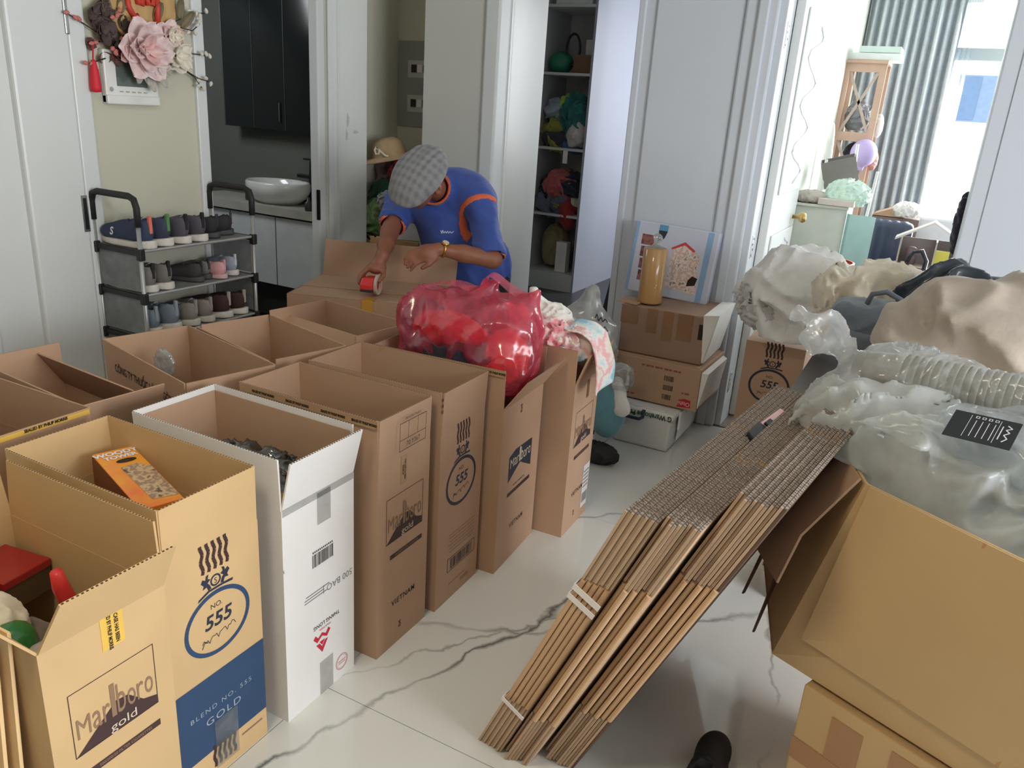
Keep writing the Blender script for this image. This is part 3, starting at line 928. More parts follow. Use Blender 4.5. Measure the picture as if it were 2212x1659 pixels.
def bundle():
    e1 = Vector((0.3854, -0.147, 0.911)).normalized()
    e2 = Vector((0.1657, 0.9822, 0.0883)).normalized()
    tt = Vector((0.908, -0.117, -0.403)).normalized()
    P0 = Vector((-0.722, 1.357, 0.0))
    M0 = Matrix((e2, tt, e1)).transposed().to_4x4()
    rg = random.Random(5)
    prot = {}
    def put(kind, off, de2, tw, lab, grp, args):
        up = max(0.0, off*0.403/0.911)+0.003
        M = M0.copy()
        M.translation = P0+tt*off+e2*de2+e1*up
        M = M @ Matrix.Rotation(tw, 4, 'X')
        if kind not in prot:
            prot[kind] = flat_carton(lab, *args, M, grp, dark=(kind == 'D'))
        else:
            o = copy_tree(prot[kind]); o.matrix_world = M
    y = 0.0
    for i in range(5):
        put('A', y, rg.uniform(-.006, .006), 0, 'flattened brown carton under the white strap in the leaning bundle', 'strapped flattened cartons', (0.74, 0.875, 0.205, 0.46)); y += 0.0123
    y += 0.004
    for i in range(5):
        put('B', y, rg.uniform(-.004, .02), 0, 'flattened brown carton in the middle of the leaning bundle, beside the strapped ones', 'middle flattened cartons', (0.75, 0.885, 0.19, 0.30)); y += 0.0126
    y += 0.006
    for i in range(5):
        put('C', y, 0.07+rg.uniform(-.012, .012), 0, 'larger flattened brown carton with ragged flaps at the outer side of the bundle', 'larger flattened cartons', (0.63, 0.95, 0.225, 0.33)); y += 0.0130
    put('D', y, 0.07, 0, 'outermost flattened carton of the bundle with shade painted into its dark face', None, (0.66, 0.955, 0.23, 0.36))
    def W(a, b, c):
        return P0+e1*a+tt*b+e2*c
    # torn paper slips between the boards of the larger cartons
    # white plastic straps round the strapped group
    STR = mat('white_plastic_strap', (232, 226, 222), 0.4)
    for a, wd, lab in ((0.640, 0.016, 'upper white plastic strap round the leaning bundle'), (0.612, 0.014, 'second white plastic strap just below the upper one'), (0.205, 0.012, 'lower white plastic strap near the foot of the bundle')):
        o = thing('plastic_strap', lab, 'strap', tuple(W(a, 0, 0)))
        s_ = MB(); R = W(a, 0, 0)
        ring_ = [W(a+.004, -.003, -.008), W(a+.006, .064, -.009), W(a+.006, .069, -.004), W(a, .069, .40), W(a, -.004, .40)]
        q = []
        for k in range(len(ring_)-2):
            A, B_ = ring_[k]-R, ring_[k+1]-R
            q.append((A, B_))
        for A, B_ in q[:1]+[(ring_[4]-R, ring_[0]-R)]:
            n = (B_-A).normalized().cross(e1).normalized()*0.0006
            s_.hexa([A-n, B_-n, B_+n, A+n], [v+e1*wd for v in (A-n, B_-n, B_+n, A+n)])
        s_.build('band', STR, o)
    # box cutter lying on the top edges
    top = W(0.890, 0.062, 0.47)
    Mc = Matrix((e2, tt, e1)).transposed().to_4x4(); Mc.translation = top+e1*0.006
    Mc = Mc @ Matrix.Rotation(0.05, 4, 'Z')
    k = thing('box_cutter', 'pink and black box cutter lying on top of the cardboard bundle', 'knife'); k.matrix_world = Mc
    PK = mat('pink_plastic', (226, 176, 184), 0.35); BK = mat('black_plastic', (28, 26, 30), 0.4)
    MB().b2((0.0, -.016, 0), (.135, .016, .011)).build('handle', PK, k, bevel=.004)
    MB().prism([(-.045, -.014), (0.02, -.019), (0.02, .019), (-.04, .019), (-.055, .006)], 0, .015).build('grip', BK, k, bevel=.003)
    MB().b2((.025, -.009, .011), (.055, .009, .018)).build('slider', BK, k, bevel=.002)
    MB().b2((.03, -.004, .0112), (.130, .004, .0118)).build('slot', STEEL, k)
    # fallen dark torn board strip hanging under the big carton
    return W
BW = bundle()

# ------------------------------------------------------------------ big open carton on a taped carton, right foreground
def quad_panel(mb, a, b, c, d, t=0.006):
    a, b, c, d = map(Vector, (a, b, c, d))
    n = (b-a).cross(d-a).normalized()*t
    mb.hexa([a, b, c, d], [a-n, b-n, c-n, d-n])
def big_box():
    T = thing('open_carton', 'large open lamplight-tinted brown carton with folded-down flaps, stuffed with white plastic bags', 'box', (0.2, 1.5, 0.405))
    o = Vector((0.2, 1.5, 0.405))
    TL, TB = Vector((-.012, 1.508, .85))-o, Vector((-.15, 1.90, .85))-o
    TR = TL+Vector((.85, -.527, 0))*.62; TRB = TR+(TB-TL)
    BL = Vector((-.113, 1.525, .41))-o
    BR = BL+Vector((.92, -.394, 0))*.62; BB = BL+Vector((-.09, .36, 0)); BRB = BR+(BB-BL)
    m = CARDW
    mb = MB()
    quad_panel(mb, BL, BR, TR, TL); quad_panel(mb, BB, BL, TL, TB); quad_panel(mb, BRB, BB, TB, TRB); quad_panel(mb, BR, BRB, TRB, TR)
    quad_panel(mb, BL, BB, BRB, BR)
    mb.build('body', m, T)
    nF = (BR-BL).cross(TL-BL).normalized()
    # front flap folded down flat against the front
    f = MB(); d = (BL-TL)
    a0 = TL+nF*.006+(TR-TL)*.02; a1 = TR+nF*.006
    b0 = TL+d*.80+(BR-BL)*.075+nF*.028; b1 = TR+(BR-TR)*.83+nF*.03
    quad_panel(f, b0, b1, a1, a0, .005)
    fo = f.build('flap', m, T)
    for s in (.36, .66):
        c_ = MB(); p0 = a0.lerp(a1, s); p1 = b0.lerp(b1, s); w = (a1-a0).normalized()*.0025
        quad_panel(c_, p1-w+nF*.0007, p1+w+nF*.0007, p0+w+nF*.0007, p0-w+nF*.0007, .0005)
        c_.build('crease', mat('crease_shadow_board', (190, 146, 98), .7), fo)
    # side flap hanging out to the left
    f = MB(); nL = (BL-BB).cross(TB-BB).normalized()
    g0 = TB+Vector((.0, -.03, .006)); g1 = TL+Vector((-.012, .0, .008))
    h1 = Vector((-.118, 1.494, .60))-o+Vector((-.012, -.004, 0)); h0 = Vector((-.20, 1.70, .58))-o+Vector((-.03, 0, 0))
    hm = g1.lerp(h1, .55)+Vector((-.022, -.004, 0)); gm = g0.lerp(h0, .5)+Vector((-.03, 0, .0))
    quad_panel(f, gm, hm, g1, g0, .005); quad_panel(f, h0, h1, hm, gm, .005)
    f.build('flap', CARD, T)
    L = thing('taped_carton', 'brown carton closed with strips of brown tape, under the large open carton', 'box', (.30, 1.50, 0), -0.405)
    bx = MB().b2((-.30, -.155, 0), (.34, .26, .40)).build('body', CARDW, L, bevel=.004)
    for x, z0, z1 in ((-.20, .06, .37), (-.08, .02, .38), (.10, .05, .33)):
        MB().b2((x-.03, -.1565, z0), (x+.035, -.1552, z1)).build('tape', TAPE, L)
    MB().b2((-.30, -.1572, .22), (.0, -.1560, .27)).build('tape', TAPE, L)
big_box()

# dark cardboard strips poking out from under the big carton
for (a, b, w, lab) in (((-.165, 1.80, .66), (-.205, 1.62, .47), .03, 'longer dark torn cardboard strip dangling between bundle and open carton'), ((-.150, 1.68, .50), (-.165, 1.60, .395), .022, 'short dark torn cardboard strip dangling below the open carton flap')):
    a, b = Vector(a), Vector(b)
    o = MB(); s = Vector((.3, .9, 0)).normalized()*w
    quad_panel(o, b, b+s*.3, a+s, a, .004)
    tag(o.build('torn_strip', CARDD), lab, 'cardboard')

# pale boards leaning at the lower left, in front of the front carton
for i in range(4):
    M = Matrix.Translation((-1.40, 0.535-i*.022, 0)) @ Matrix.Rotation(-0.06-0.01*i, 4, 'X') @ Matrix.Rotation(0.04, 4, 'Z')
    o = thing('flattened_carton', 'pale flattened carton leaning against the carton with the torn corner', 'cardboard', group='pale flattened cartons'); o.matrix_world = M
    m_ = mat('pale_board', (222, 190, 142), .7, .05, 6)
    MB().b2((-.30, 0, 0), (.215-.012*i, .005, .615-.035*i)).build('board', m_, o)
    MB().b2((-.30, .0062, 0), (.207-.012*i, .0112, .605-.035*i)).build('board', m_, o)
# ------------------------------------------------------------------ the man taping the carton
def man():
    O = np.array((-2.15, 3.35, 0.0))
    def q(x, y, z): return np.array((x, y, z))-O
    T = thing('person', 'man in a blue and orange polo shirt and grey cap bending over the carton', 'person', tuple(O))
    SKIN = mat('tanned_skin', (150, 96, 74), 0.5, 0.06, 14, bump=0.05, bscale=80, sss=0.08)
    BLUE = mat('blue_polo_fabric', (62, 88, 168), 0.75, 0.05, 30, sheen=0.2)
    ORANGE = mat('orange_polo_trim', (226, 110, 70), 0.7, 0.04, 30)
    Rs, Re, Rw = q(-2.47, 3.43, .965), q(-2.375, 3.20, .850), q(-2.265, 3.0, .775)
    Ls, Le, Lw = q(-2.01, 3.43, 1.03), q(-1.825, 3.28, .785), q(-2.005, 3.085, .832)
    hip = q(-2.09, 3.62, .70)
    sh = (Rs+Ls)/2+np.array((0, .02, .02))
    neck0, hc = q(-2.185, 3.33, 1.07), q(-2.135, 3.12, 1.125)
    a = np.array((.24, -.74, .62)); a /= np.linalg.norm(a)          # crown direction
    f = np.array((-.30, -.10, -.95)); f -= a*(f @ a); f /= np.linalg.norm(f)   # face direction
    s = np.cross(a, f)                                              # towards his left or right
    HM = np.stack([s, f, a], 1)
    g = np.array((.30, -.954, 0.)); l = np.array((.954, .30, 0.)); z = np.array((0, 0, 1.))
    gun = q(-2.262, 2.915, .652)
    def hand_r(P):
        pc = gun-g*.055+z*.068
        d = smin(s_cone(P, Rw, pc, .029, .030), s_ell(P, pc, (.042, .046, .022)), .02)
        for i in range(4):
            k = .028-.021*i
            r0 = pc-l*.030+g*k
            r1 = gun-l*.053+g*(k-.012)+z*.038
            r2 = gun-l*.044+g*(k+.020)+z*(.006+.003*i)
            fr_ = (.0105, .011, .0105, .009)[i]
            d = smin(d, s_cone(P, r0, r1, fr_, fr_*.95), .008)
            d = np.minimum(d, s_cone(P, r1, r2, fr_*.95, fr_*.8))
        t0, t1, t2 = pc+l*.030-g*.02, gun+l*.050-g*.02+z*.040, gun+l*.043+g*.022+z*.022
        d = smin(d, s_cone(P, t0, t1, .014, .012), .01)
        return smin(d, s_cone(P, t1, t2, .012, .010), .004)
    def hand_l(P):
        k = q(-2.075, 3.01, .800)
        dr = (k-Lw)/np.linalg.norm(k-Lw)
        sp = np.array((.15, -.55, -.80)); sp -= dr*(sp @ dr); sp /= np.linalg.norm(sp)
        nn = np.cross(dr, sp)
        M_ = np.stack([dr, sp, nn], 1)
        pc = Lw+dr*.062
        d = smin(s_cone(P, Lw, pc, .027, .030), s_ell(P, pc, (.052, .042, .022), M_), .02)
        dn = np.array((-.25, -.1, -.95))
        for i in range(4):
            b = Lw+dr*(.100-.004*abs(i-1))+sp*(-.031+.020*i)
            m1 = b+dr*(.036-.003*abs(i-1))+dn*.012
            m2 = m1+dr*.016+dn*.026
            r = (.0105, .0108, .0102, .009)[i]
            d = smin(d, s_cone(P, b-dr*.02, m1, r*1.05, r), .007)
            d = np.minimum(d, s_cone(P, m1, m2, r, r*.82))
        t0 = Lw+dr*.03+sp*.036; t1 = t0+dr*.038+sp*.020; t2 = t1+dr*.030+dn*.012
        d = smin(d, s_cone(P, t0, t1, .015, .0125), .01)
        return smin(d, s_cone(P, t1, t2, .0125, .010), .004)
    def body(P):
        d = s_cone(P, hip, sh, .145, .13)
        d = smin(d, s_cone(P, Rs, Ls, .062, .062), .05)
        d = smin(d, s_cone(P, sh, neck0, .07, .06), .04)
        d = smin(d, s_cone(P, neck0, hc, .055, .052), .02)
        hd = smin(s_ell(P, hc+a*.02, (.074, .094, .098), HM), s_ell(P, hc-a*.055+f*.035, (.055, .058, .062), HM), .03)
        hd = smin(hd, s_cone(P, hc-a*.0+f*.092, hc-a*.038+f*.112, .010, .017), .012)             # nose
        hd = smin(hd, s_ell(P, hc-a*.065+f*.088, (.024, .010, .010), HM), .008)                  # lips
        hd = smin(hd, s_ell(P, hc-a*.098+f*.065, (.025, .022, .02), HM), .02)                    # chin
        for k in (-1, 1):
            hd = np.maximum(hd, -s_ell(P, hc+a*.0+f*.096+s*.032*k, (.016, .012, .010), HM))         # eye hollows
            ear = s_ell(P, hc-a*.016-f*.005+s*.084*k, (.014, .024, .038), HM)
            hd = smin(hd, np.maximum(ear, -s_ell(P, hc-a*.010+f*.000+s*.092*k, (.008, .012, .02), HM)), .006)
        d = smin(d, hd, .012)
        for S_, E_, W_ in ((Rs, Re, Rw), (Ls, Le, Lw)):
            d = smin(d, s_cone(P, S_, E_, .054, .046), .02)
            d = smin(d, s_cone(P, E_, E_*.45+W_*.55, .044, .039), .012)
            d = smin(d, s_cone(P, E_*.45+W_*.55, W_, .039, .029), .02)
        return np.minimum(np.minimum(d, hand_r(P)), hand_l(P)) if False else smin(smin(d, hand_r(P), .012), hand_l(P), .012)
    soft('body', body, (-.42, -.50, .62), (.42, .42, 1.30), .0068, SKIN, T, relax=2)
    def sleeve(P, S_, E_, t):
        e = S_+(E_-S_)*t
        return s_cone(P, S_, e, .078, .074)
    def shirt0(P):
        d = s_cone(P, hip+np.array((0, .0, -.04)), sh+np.array((0, .0, -.02)), .178, .155)
        d = smin(d, s_cone(P, Rs, Ls, .080, .082), .06)
        d = smin(d, s_ell(P, sh*.6+hip*.4+np.array((.0, -.055, -.04)), (.17, .12, .19)), .05)
        d = smin(d, sleeve(P, Rs, Re, .62), .03)
        d = smin(d, sleeve(P, Ls, Le, .86), .03)
        d = smin(d, s_cone(P, sh, neck0, .085, .068), .03)
        d = smin(d, s_ell(P, q(-2.13, 3.48, 1.05), (.17, .12, .12)), .05)
        return rough(P+O, d, (.012, 3.2, 21, .9), (.004, 8, 5))
    def shirt(P):
        d = shirt0(P)
        d = np.maximum(d, -s_cone(P, neck0+np.array((.0, -.01, .01)), hc, .064, .075))
        # open sleeve ends
        for S_, E_, t in ((Rs, Re, .62), (Ls, Le, .86)):
            ax = (E_-S_)/np.linalg.norm(E_-S_); e = S_+(E_-S_)*t
            d = np.maximum(d, -s_cone(P, e+ax*.055, e+ax*.20, .060, .075))
        return d
    soft('polo_shirt', shirt, (-.45, -.22, .46), (.50, .50, 1.26), .0085, BLUE, T, relax=2)
    def band(P, S_, E_, t0, w, tilt=None):
        ax = (E_-S_)/np.linalg.norm(E_-S_)
        if tilt is not None: ax = ax+np.asarray(tilt); ax /= np.linalg.norm(ax)
        c = S_+(E_-S_)*t0
        near_ = np.linalg.norm(P-c, axis=-1)-.16
        return np.maximum(np.maximum(shirt(P)-.0035, np.abs((P-c) @ ax)-w), near_)
    sc_ = Ls+(Le-Ls)*.42
    def stripe(P):
        r = np.linalg.norm(P-sc_, axis=-1)
        return np.maximum(np.maximum(shirt(P)-.0035, np.abs(r-.135)-.014), -((P-sc_) @ np.array((-.80, -.30, .55)))+.02)
    soft('sleeve_stripe', stripe, (-.12, -.20, .70), (.36, .30, 1.25), .0075, ORANGE, T)
    soft('sleeve_hem', lambda P: band(P, Ls, Le, 1.03, .008), (-.02, -.25, .60), (.50, .20, 1.0), .006, ORANGE, T)
    soft('sleeve_hem', lambda P: band(P, Rs, Re, .80, .008), (-.48, -.32, .70), (-.02, .20, 1.12), .006, ORANGE, T)
    def collar(P):
        ax = (hc-neck0)/np.linalg.norm(hc-neck0); c = neck0+ax*.028
        return np.maximum(np.abs(s_cone(P, neck0-ax*.02, hc, .076, .080))-.005, np.abs((P-c) @ ax)-.022)
    soft('collar', collar, (-.20, -.30, .92), (.22, .20, 1.30), .006, BLUE, T)
    soft('collar_trim', lambda P: np.maximum(collar(P)-.002, np.abs((P-neck0) @ ((hc-neck0)/np.linalg.norm(hc-neck0))-.049)-.006), (-.20, -.30, .92), (.22, .20, 1.30), .005, ORANGE, T)
    def pants(P):
        d = s_cone(P, hip+np.array((0, -.01, .02)), hip+np.array((0, 0, -.06)), .125, .14)
        for k in (-1, 1):
            h = hip+np.array((.085*k, 0, -.08)); kn = q(-2.05+.10*k, 3.55, .45); an = q(-2.05+.11*k, 3.64, .07)
            d = smin(d, s_cone(P, h, kn, .092, .070), .03); d = smin(d, s_cone(P, kn, an, .070, .058), .02)
        return rough(P, d, (.008, 4, 9))
    soft('trousers', pants, (-.18, .0, .05), (.38, .50, .92), .014, mat('black_trousers', (30, 30, 34), .8), T)
    for k in (-1, 1):
        soft('shoe', lambda P, k=k: np.maximum(smin(s_ell(P, q(-2.05+.12*k, 3.52, .05), (.05, .11, .05)), s_ell(P, q(-2.05+.11*k, 3.63, .06), (.045, .07, .06)), .03), -P[..., 2]), (-.12 if k < 0 else .10, .0, -.01), (.10 if k < 0 else .30, .40, .14), .010, mat('brown_sandal', (70, 52, 40), .6), T)
    # hair under the cap
    soft('hair', lambda P: np.maximum(s_ell(P, hc+a*.022-f*.006, (.082, .098, .100), HM), np.maximum((P-hc) @ f-.035, -((P-hc) @ a)-.045)), (-.15, -.40, .95), (.25, .0, 1.32), .007, mat('black_hair', (26, 22, 22), .6, .1, 60, stretch=(1, 1, 6)), T)
    # flat cap
    def plaid():
        m = bpy.data.materials.new('grey_plaid_wool'); m.use_nodes = True
        N, L = m.node_tree.nodes, m.node_tree.links
        b = N['Principled BSDF']; b.inputs['Roughness'].default_value = .85; b.inputs['Sheen Weight'].default_value = .2
        tc = N.new('ShaderNodeTexCoord'); fac = None
        for d_, sc in ((s, 34), (f, 26)):
            dt = N.new('ShaderNodeVectorMath'); dt.operation = 'DOT_PRODUCT'; dt.inputs[1].default_value = tuple(d_)
            L.new(tc.outputs['Object'], dt.inputs[0])
            mu = N.new('ShaderNodeMath'); mu.operation = 'MULTIPLY'; mu.inputs[1].default_value = sc*6.283; L.new(dt.outputs['Value'], mu.inputs[0])
            sn = N.new('ShaderNodeMath'); sn.operation = 'SINE'; L.new(mu.outputs[0], sn.inputs[0])
            pw = N.new('ShaderNodeMath'); pw.operation = 'MULTIPLY_ADD'; pw.inputs[1].default_value = .25; pw.inputs[2].default_value = .25; L.new(sn.outputs[0], pw.inputs[0])
            if fac is None: fac = pw.outputs[0]
            else:
                ad = N.new('ShaderNodeMath'); ad.operation = 'ADD'; L.new(fac, ad.inputs[0]); L.new(pw.outputs[0], ad.inputs[1]); fac = ad.outputs[0]
        nz_ = N.new('ShaderNodeTexNoise'); nz_.inputs['Scale'].default_value = 60
        L.new(tc.outputs['Object'], nz_.inputs['Vector'])
        mx = N.new('ShaderNodeMath'); mx.operation = 'MULTIPLY_ADD'; mx.inputs[1].default_value = .5; L.new(nz_.outputs['Fac'], mx.inputs[0]); L.new(fac, mx.inputs[2])
        r = N.new('ShaderNodeValToRGB'); r.color_ramp.elements[0].position = .35; r.color_ramp.elements[1].position = 1.1
        r.color_ramp.elements[0].color = (*lin((118, 120, 124)), 1); r.color_ramp.elements[1].color = (*lin((144, 144, 146)), 1)
        L.new(mx.outputs[0], r.inputs['Fac']); L.new(r.outputs['Color'], b.inputs['Base Color'])
        return m
    def cap(P):
        d = s_ell(P, hc+a*.062-f*.000, (.118, .158, .070), HM)
        d = smin(d, s_ell(P, hc+a*.046+f*.095, (.096, .085, .036), HM), .02)
        # pleats across the crown
        d = d-.003*np.sin(((P-hc) @ s)*150.0)*np.clip(-((P-hc) @ f)*12+.6, 0, 1)
        return np.maximum(d, -s_ell(P, hc+a*.010, (.080, .100, .085), HM))
    co = soft('flat_cap', cap, (-.20, -.45, .88), (.28, .0, 1.36), .0065, plaid(), T, relax=2)
    MB().lathe([(.010, 0), (.009, .004), (.003, .006)], 12, Matrix.Translation(hc+a*.105+s*.055-f*.055) @ Vector(a).to_track_quat('Z', 'Y').to_matrix().to_4x4()).build('button', mat('dark_button', (50, 50, 54), .5), co, smooth=True)
    # watch on the left wrist
    ax = (Le-Lw)/np.linalg.norm(Le-Lw); wc = Lw+ax*.022
    up = np.array((-.1, -.55, .75)); up -= ax*(up @ ax); up /= np.linalg.norm(up); sd = np.cross(ax, up)
    mw = MB()
    ringp = [tuple(wc+(up*math.cos(t)+sd*math.sin(t))*.0335) for t in [2*math.pi*i/20 for i in range(20)]]
    mw.tube(ringp, .006, 6, closed=True)
    wo = mw.build('watch', mat('gold_metal', (214, 170, 90), .25, .05, 30, metal=1.0), T, smooth=True)
    Mw = Matrix((Vector(ax), Vector(sd), Vector(up))).transposed().to_4x4(); Mw.translation = Vector(wc+up*.034)
    MB().lathe([(.019, 0), (.019, .007), (.016, .009)], 20, Mw).build('watch_case', mat('gold_metal', (214, 170, 90), .25, metal=1.0), wo, smooth=True)
    MB().lathe([(.0155, .0092), (.0150, .0096)], 20, Mw).build('watch_face', mat('cream_dial', (232, 210, 180), .3), wo)
    # chest print
    n_ = np.array((.25, -.86, .1)); 
    ch = q(-2.075, 3.22, .905)
    p = Print(fr(tuple(q(-2.07, 3.258, .885)), (.92, .36, .06), (0.05, -.25, .97)))
    p.stroke([(-.034, .008), (-.030, -.008), (-.024, .010), (-.02, -.006), (-.012, .004), (-.008, -.006), (.0, .005), (.004, -.006), (.012, .004), (.018, -.005), (.03, .005)], .0035)
    p.build('chest_print', mat('white_print', (230, 230, 240), .6), T)
    # tape dispenser
    D = thing('tape_dispenser', 'red hand-held tape dispenser gripped in the man\'s hand', 'tape dispenser', tuple(Vector(gun)+Vector(O)))
    Mg = Matrix((Vector(l), Vector(g), Vector(z))).transposed().to_4x4() @ Matrix.Rotation(.12, 4, 'X')
    RED = mat('red_plastic', (216, 58, 58), .35)
    MB().prism([(-.085, -.015), (-.085, .022), (-.03, .036), (.05, .030), (.078, .0), (.070, -.030), (.02, -.030)], -.030, .026, Mg @ Matrix(((0, 0, 1, 0), (1, 0, 0, 0), (0, 1, 0, 0), (0, 0, 0, 1)))).build('housing', RED, D, bevel=.004)
    MB().box((0, .064, -.026), (.058, .018, .014), 0, Mg).build('blade_holder', mat('dark_grey_plastic', (50, 48, 48), .4), D, bevel=.002)
    MB().lathe([(.046, 0), (.046, .012), (.030, .012), (.030, 0)], 28, Mg @ Matrix.Translation((.028, .01, .0)) @ Matrix.Rotation(math.pi/2, 4, 'Y'), cap=False).build('tape_roll', mat('tape_roll_side', (196, 180, 166), .4), D, smooth=False)
man()
# ------------------------------------------------------------------ clothes and bags in the cartons, stack by the white wall
def blotch(name, cols, scale=12, rough=.85):
    if name in MATS: return MATS[name]
    m = bpy.data.materials.new(name); m.use_nodes = True
    N, L = m.node_tree.nodes, m.node_tree.links
    b = N['Principled BSDF']; b.inputs['Roughness'].default_value = rough
    tc = N.new('ShaderNodeTexCoord'); n = N.new('ShaderNodeTexNoise'); n.inputs['Scale'].default_value = scale; n.inputs['Detail'].default_value = 3
    L.new(tc.outputs['Object'], n.inputs['Vector'])
    r = N.new('ShaderNodeValToRGB'); r.color_ramp.interpolation = 'EASE'
    e = r.color_ramp.elements
    k = len(cols)
    for i, c in enumerate(cols):
        p = .33+.34*i/(k-1)
        if i < 2: e[i].position = p; el = e[i]
        else: el = e.new(p)
        el.color = (*lin(c), 1)
    L.new(n.outputs['Fac'], r.inputs['Fac']); L.new(r.outputs['Color'], b.inputs['Base Color'])
    MATS[name] = m
    return m
FLORAL = blotch('floral_cotton', [(150, 200, 216), (206, 226, 230), (236, 232, 226), (238, 182, 186), (238, 226, 222), (222, 226, 178)], 13)
def cloth(name, rgb, **k): return mat(name, rgb, .9, .07, 20, bump=.12, bscale=90, sheen=.25, **k)
NAVY = cloth('navy_cloth', (38, 34, 48)); REDC = cloth('red_cloth', (214, 40, 48)); CORAL = cloth('coral_cloth', (236, 98, 84))
PINKC = cloth('hot_pink_cloth', (226, 60, 110)); WHITEC = cloth('white_cloth', (232, 228, 224)); PINKISH = blotch('pink_white_print', [(240, 220, 220), (230, 130, 140), (244, 228, 224)], 22)
GREYC = cloth('grey_cloth', (140, 142, 146)); TEALC = cloth('teal_plush', (104, 156, 168)); CREAMC = cloth('cream_cloth', (222, 214, 196))

# red carrier bag with clothes inside
def red_bag():
    c = np.array((-1.285, 2.165, .775))
    def shape(P):
        d = s_box(P, (0, 0, -.02), (.235, .125, .135), .09)
        d = smin(d, s_ell(P, (.175, -.02, -.055), (.085, .10, .12)), .06)
        d = smin(d, s_cone(P, (.02, .02, .05), (.065, .03, .165), .085, .018), .05)      # peak below the handle
        d = smin(d, s_cone(P, (.16, .03, .05), (.225, .05, .150), .07, .012), .05)
        d = smin(d, s_cone(P, (-.20, .0, .02), (-.235, .0, .075), .05, .012), .04)
        return d
    T = thing('red_plastic_bag', 'glossy red plastic carrier bag full of clothes lying on an open carton', 'bag', tuple(c))
    FR = film('red_film', (250, 112, 142), .36, .16, .45, .07)
    o = soft('bag_film', lambda P: rough(P, shape(P), (.022, 3.6, 31, .9), (.012, 8, 33)), (-.34, -.24, -.27), (.36, .24, .24), .0075, FR, T, relax=1)
    def ribbon(pts, w, wd):
        pts = [Vector(p) for p in pts]
        mb = MB(); n = len(pts)
        vs = []
        for i, p in enumerate(pts):
            k = math.sin(math.pi*i/(n-1))
            ww = wd*(1-.45*k)
            vs += [tuple(p+Vector(w)*ww), tuple(p), tuple(p-Vector(w)*ww)]
        fs = []
        for i in range(n-1):
            for j in (0, 1): fs.append((3*i+j, 3*i+j+1, 3*i+j+4, 3*i+j+3))
        mb.add(vs, fs)
        return mb.build('handle', FR, T, smooth=True, sub=2)
    ribbon([(-.235, -.02, .05), (-.20, -.03, .10), (-.13, -.03, .135), (-.06, -.02, .155), (.0, .0, .145), (.04, .02, .11)], (0.1, .8, .25), .035)
    ribbon([(.045, .02, .14), (.06, -.01, .185), (.085, .0, .20), (.115, .01, .175), (.165, .03, .135), (.215, .05, .13)], (0.1, .8, .3), .032)
    heap('navy_jacket', c+(-.02, -.03, -.07), (.20, .105, .075), NAVY, 3, .3, label='dark navy jacket folded inside the red plastic bag', cat='clothing')
    heap('red_shirt', c+(-.03, -.065, .0), (.14, .05, .06), REDC, 5, .25, label='bright red shirt inside the red plastic bag', cat='clothing', flat=False)
    heap('coral_shirt', c+(.165, -.03, -.06), (.07, .075, .09), CORAL, 7, .2, label='coral shirt at the front end of the red bag', cat='clothing', flat=False)
    heap('dark_shirt', c+(-.17, .0, .0), (.06, .08, .07), NAVY, 9, .3, label='small dark shirt at the rear end of the red bag', cat='clothing', flat=False)
red_bag()

# clothes heaped in the last carton of the front row
heap('pink_hoodie', (-1.235, 2.40, .735), (.085, .055, .095), PINKC, 11, .22, label='hot pink top heaped at the back of the clothes carton', cat='clothing')
heap('white_plush', (-1.185, 2.385, .735), (.055, .035, .055), WHITEC, 12, .25, label='white fleece beside the hot pink top', cat='clothing', flat=False)
def bunny():
    c = np.array((-1.15, 2.52, .765))
    heap('white_soft_toy', c, (.085, .075, .07), WHITEC, 14, .15, flat=False, label='white soft toy with a pointed ear on the heap of clothes', cat='toy',
         extra=lambda P: smin(s_ell(P, (0, 0, 0), (.085, .07, .055)), s_cone(P, (-.04, -.01, .03), (-.065, -.02, .105), .032, .012), .03))
bunny()
heap('pink_print_top', (-1.105, 2.43, .725), (.085, .075, .06), PINKISH, 15, .3, label='pink and white patterned top in front of the soft toy', cat='clothing')
heap('floral_bundle', (-1.03, 2.475, .70), (.10, .10, .07), FLORAL, 16, .3, label='blue and pink floral cloth bunched on the carton rim', cat='clothing')
def drape():
    def fn(u, v):
        # hangs over the front flap
        y = 2.375+.175*u+.012*math.sin(v*6+u*3)
        ln = v*.26
        x = -1.03+.06*min(ln/.06, 1.0)+.075*max(0, math.sin(min(ln, .2)*7))+.010*math.sin(u*9+v*2)
        zz = .775-.01*math.sin(u*7)-max(0, ln-.035)*.90
        return (x, y+.02*v*(u-.4), zz)
    o = MB().grid(fn, 18, 26).build('floral_dress', FLORAL, None, smooth=True, solid=.006)
    tag(o, 'pastel floral dress hanging over the front flap of the clothes carton', 'clothing')
drape()

# white carrier bag and teal plush behind the clothes carton
WFILM = film('white_film', (222, 224, 224), .55, .22, .5, .06)
wb = thing('white_plastic_bag', 'white plastic carrier bag with black script behind the clothes carton', 'bag', (-1.30, 3.22, .48))
soft('bag_film', lambda P: rough(P, smin(s_ell(P, (0, 0, 0), (.16, .13, .19)), s_cone(P, (.0, 0, .1), (.03, 0, .235), .09, .03), .08), (.03, 3.4, 41, .9), (.012, 9, 42)), (-.22, -.19, -.23), (.22, .19, .30), .009, WFILM, wb)
p = Print(fr((.115, -.075, .11), (.72, .70, -.2), (-.2, .0, 1)), .004); p.stroke([(-.03, .04), (-.02, .06), (-.015, .03), (0, .05), (.005, .03), (.02, .045), (.03, .03)], .005); p.stroke([(-.02, -.005), (-.01, .012), (0, -.008), (.015, .01), (.03, -.01)], .004); p.build('printed_script', INK, wb)
heap('grey_clothes', (-1.30, 3.22, .40), (.11, .09, .12), GREYC, 44, .2, label='grey clothes inside the white carrier bag', cat='clothing')
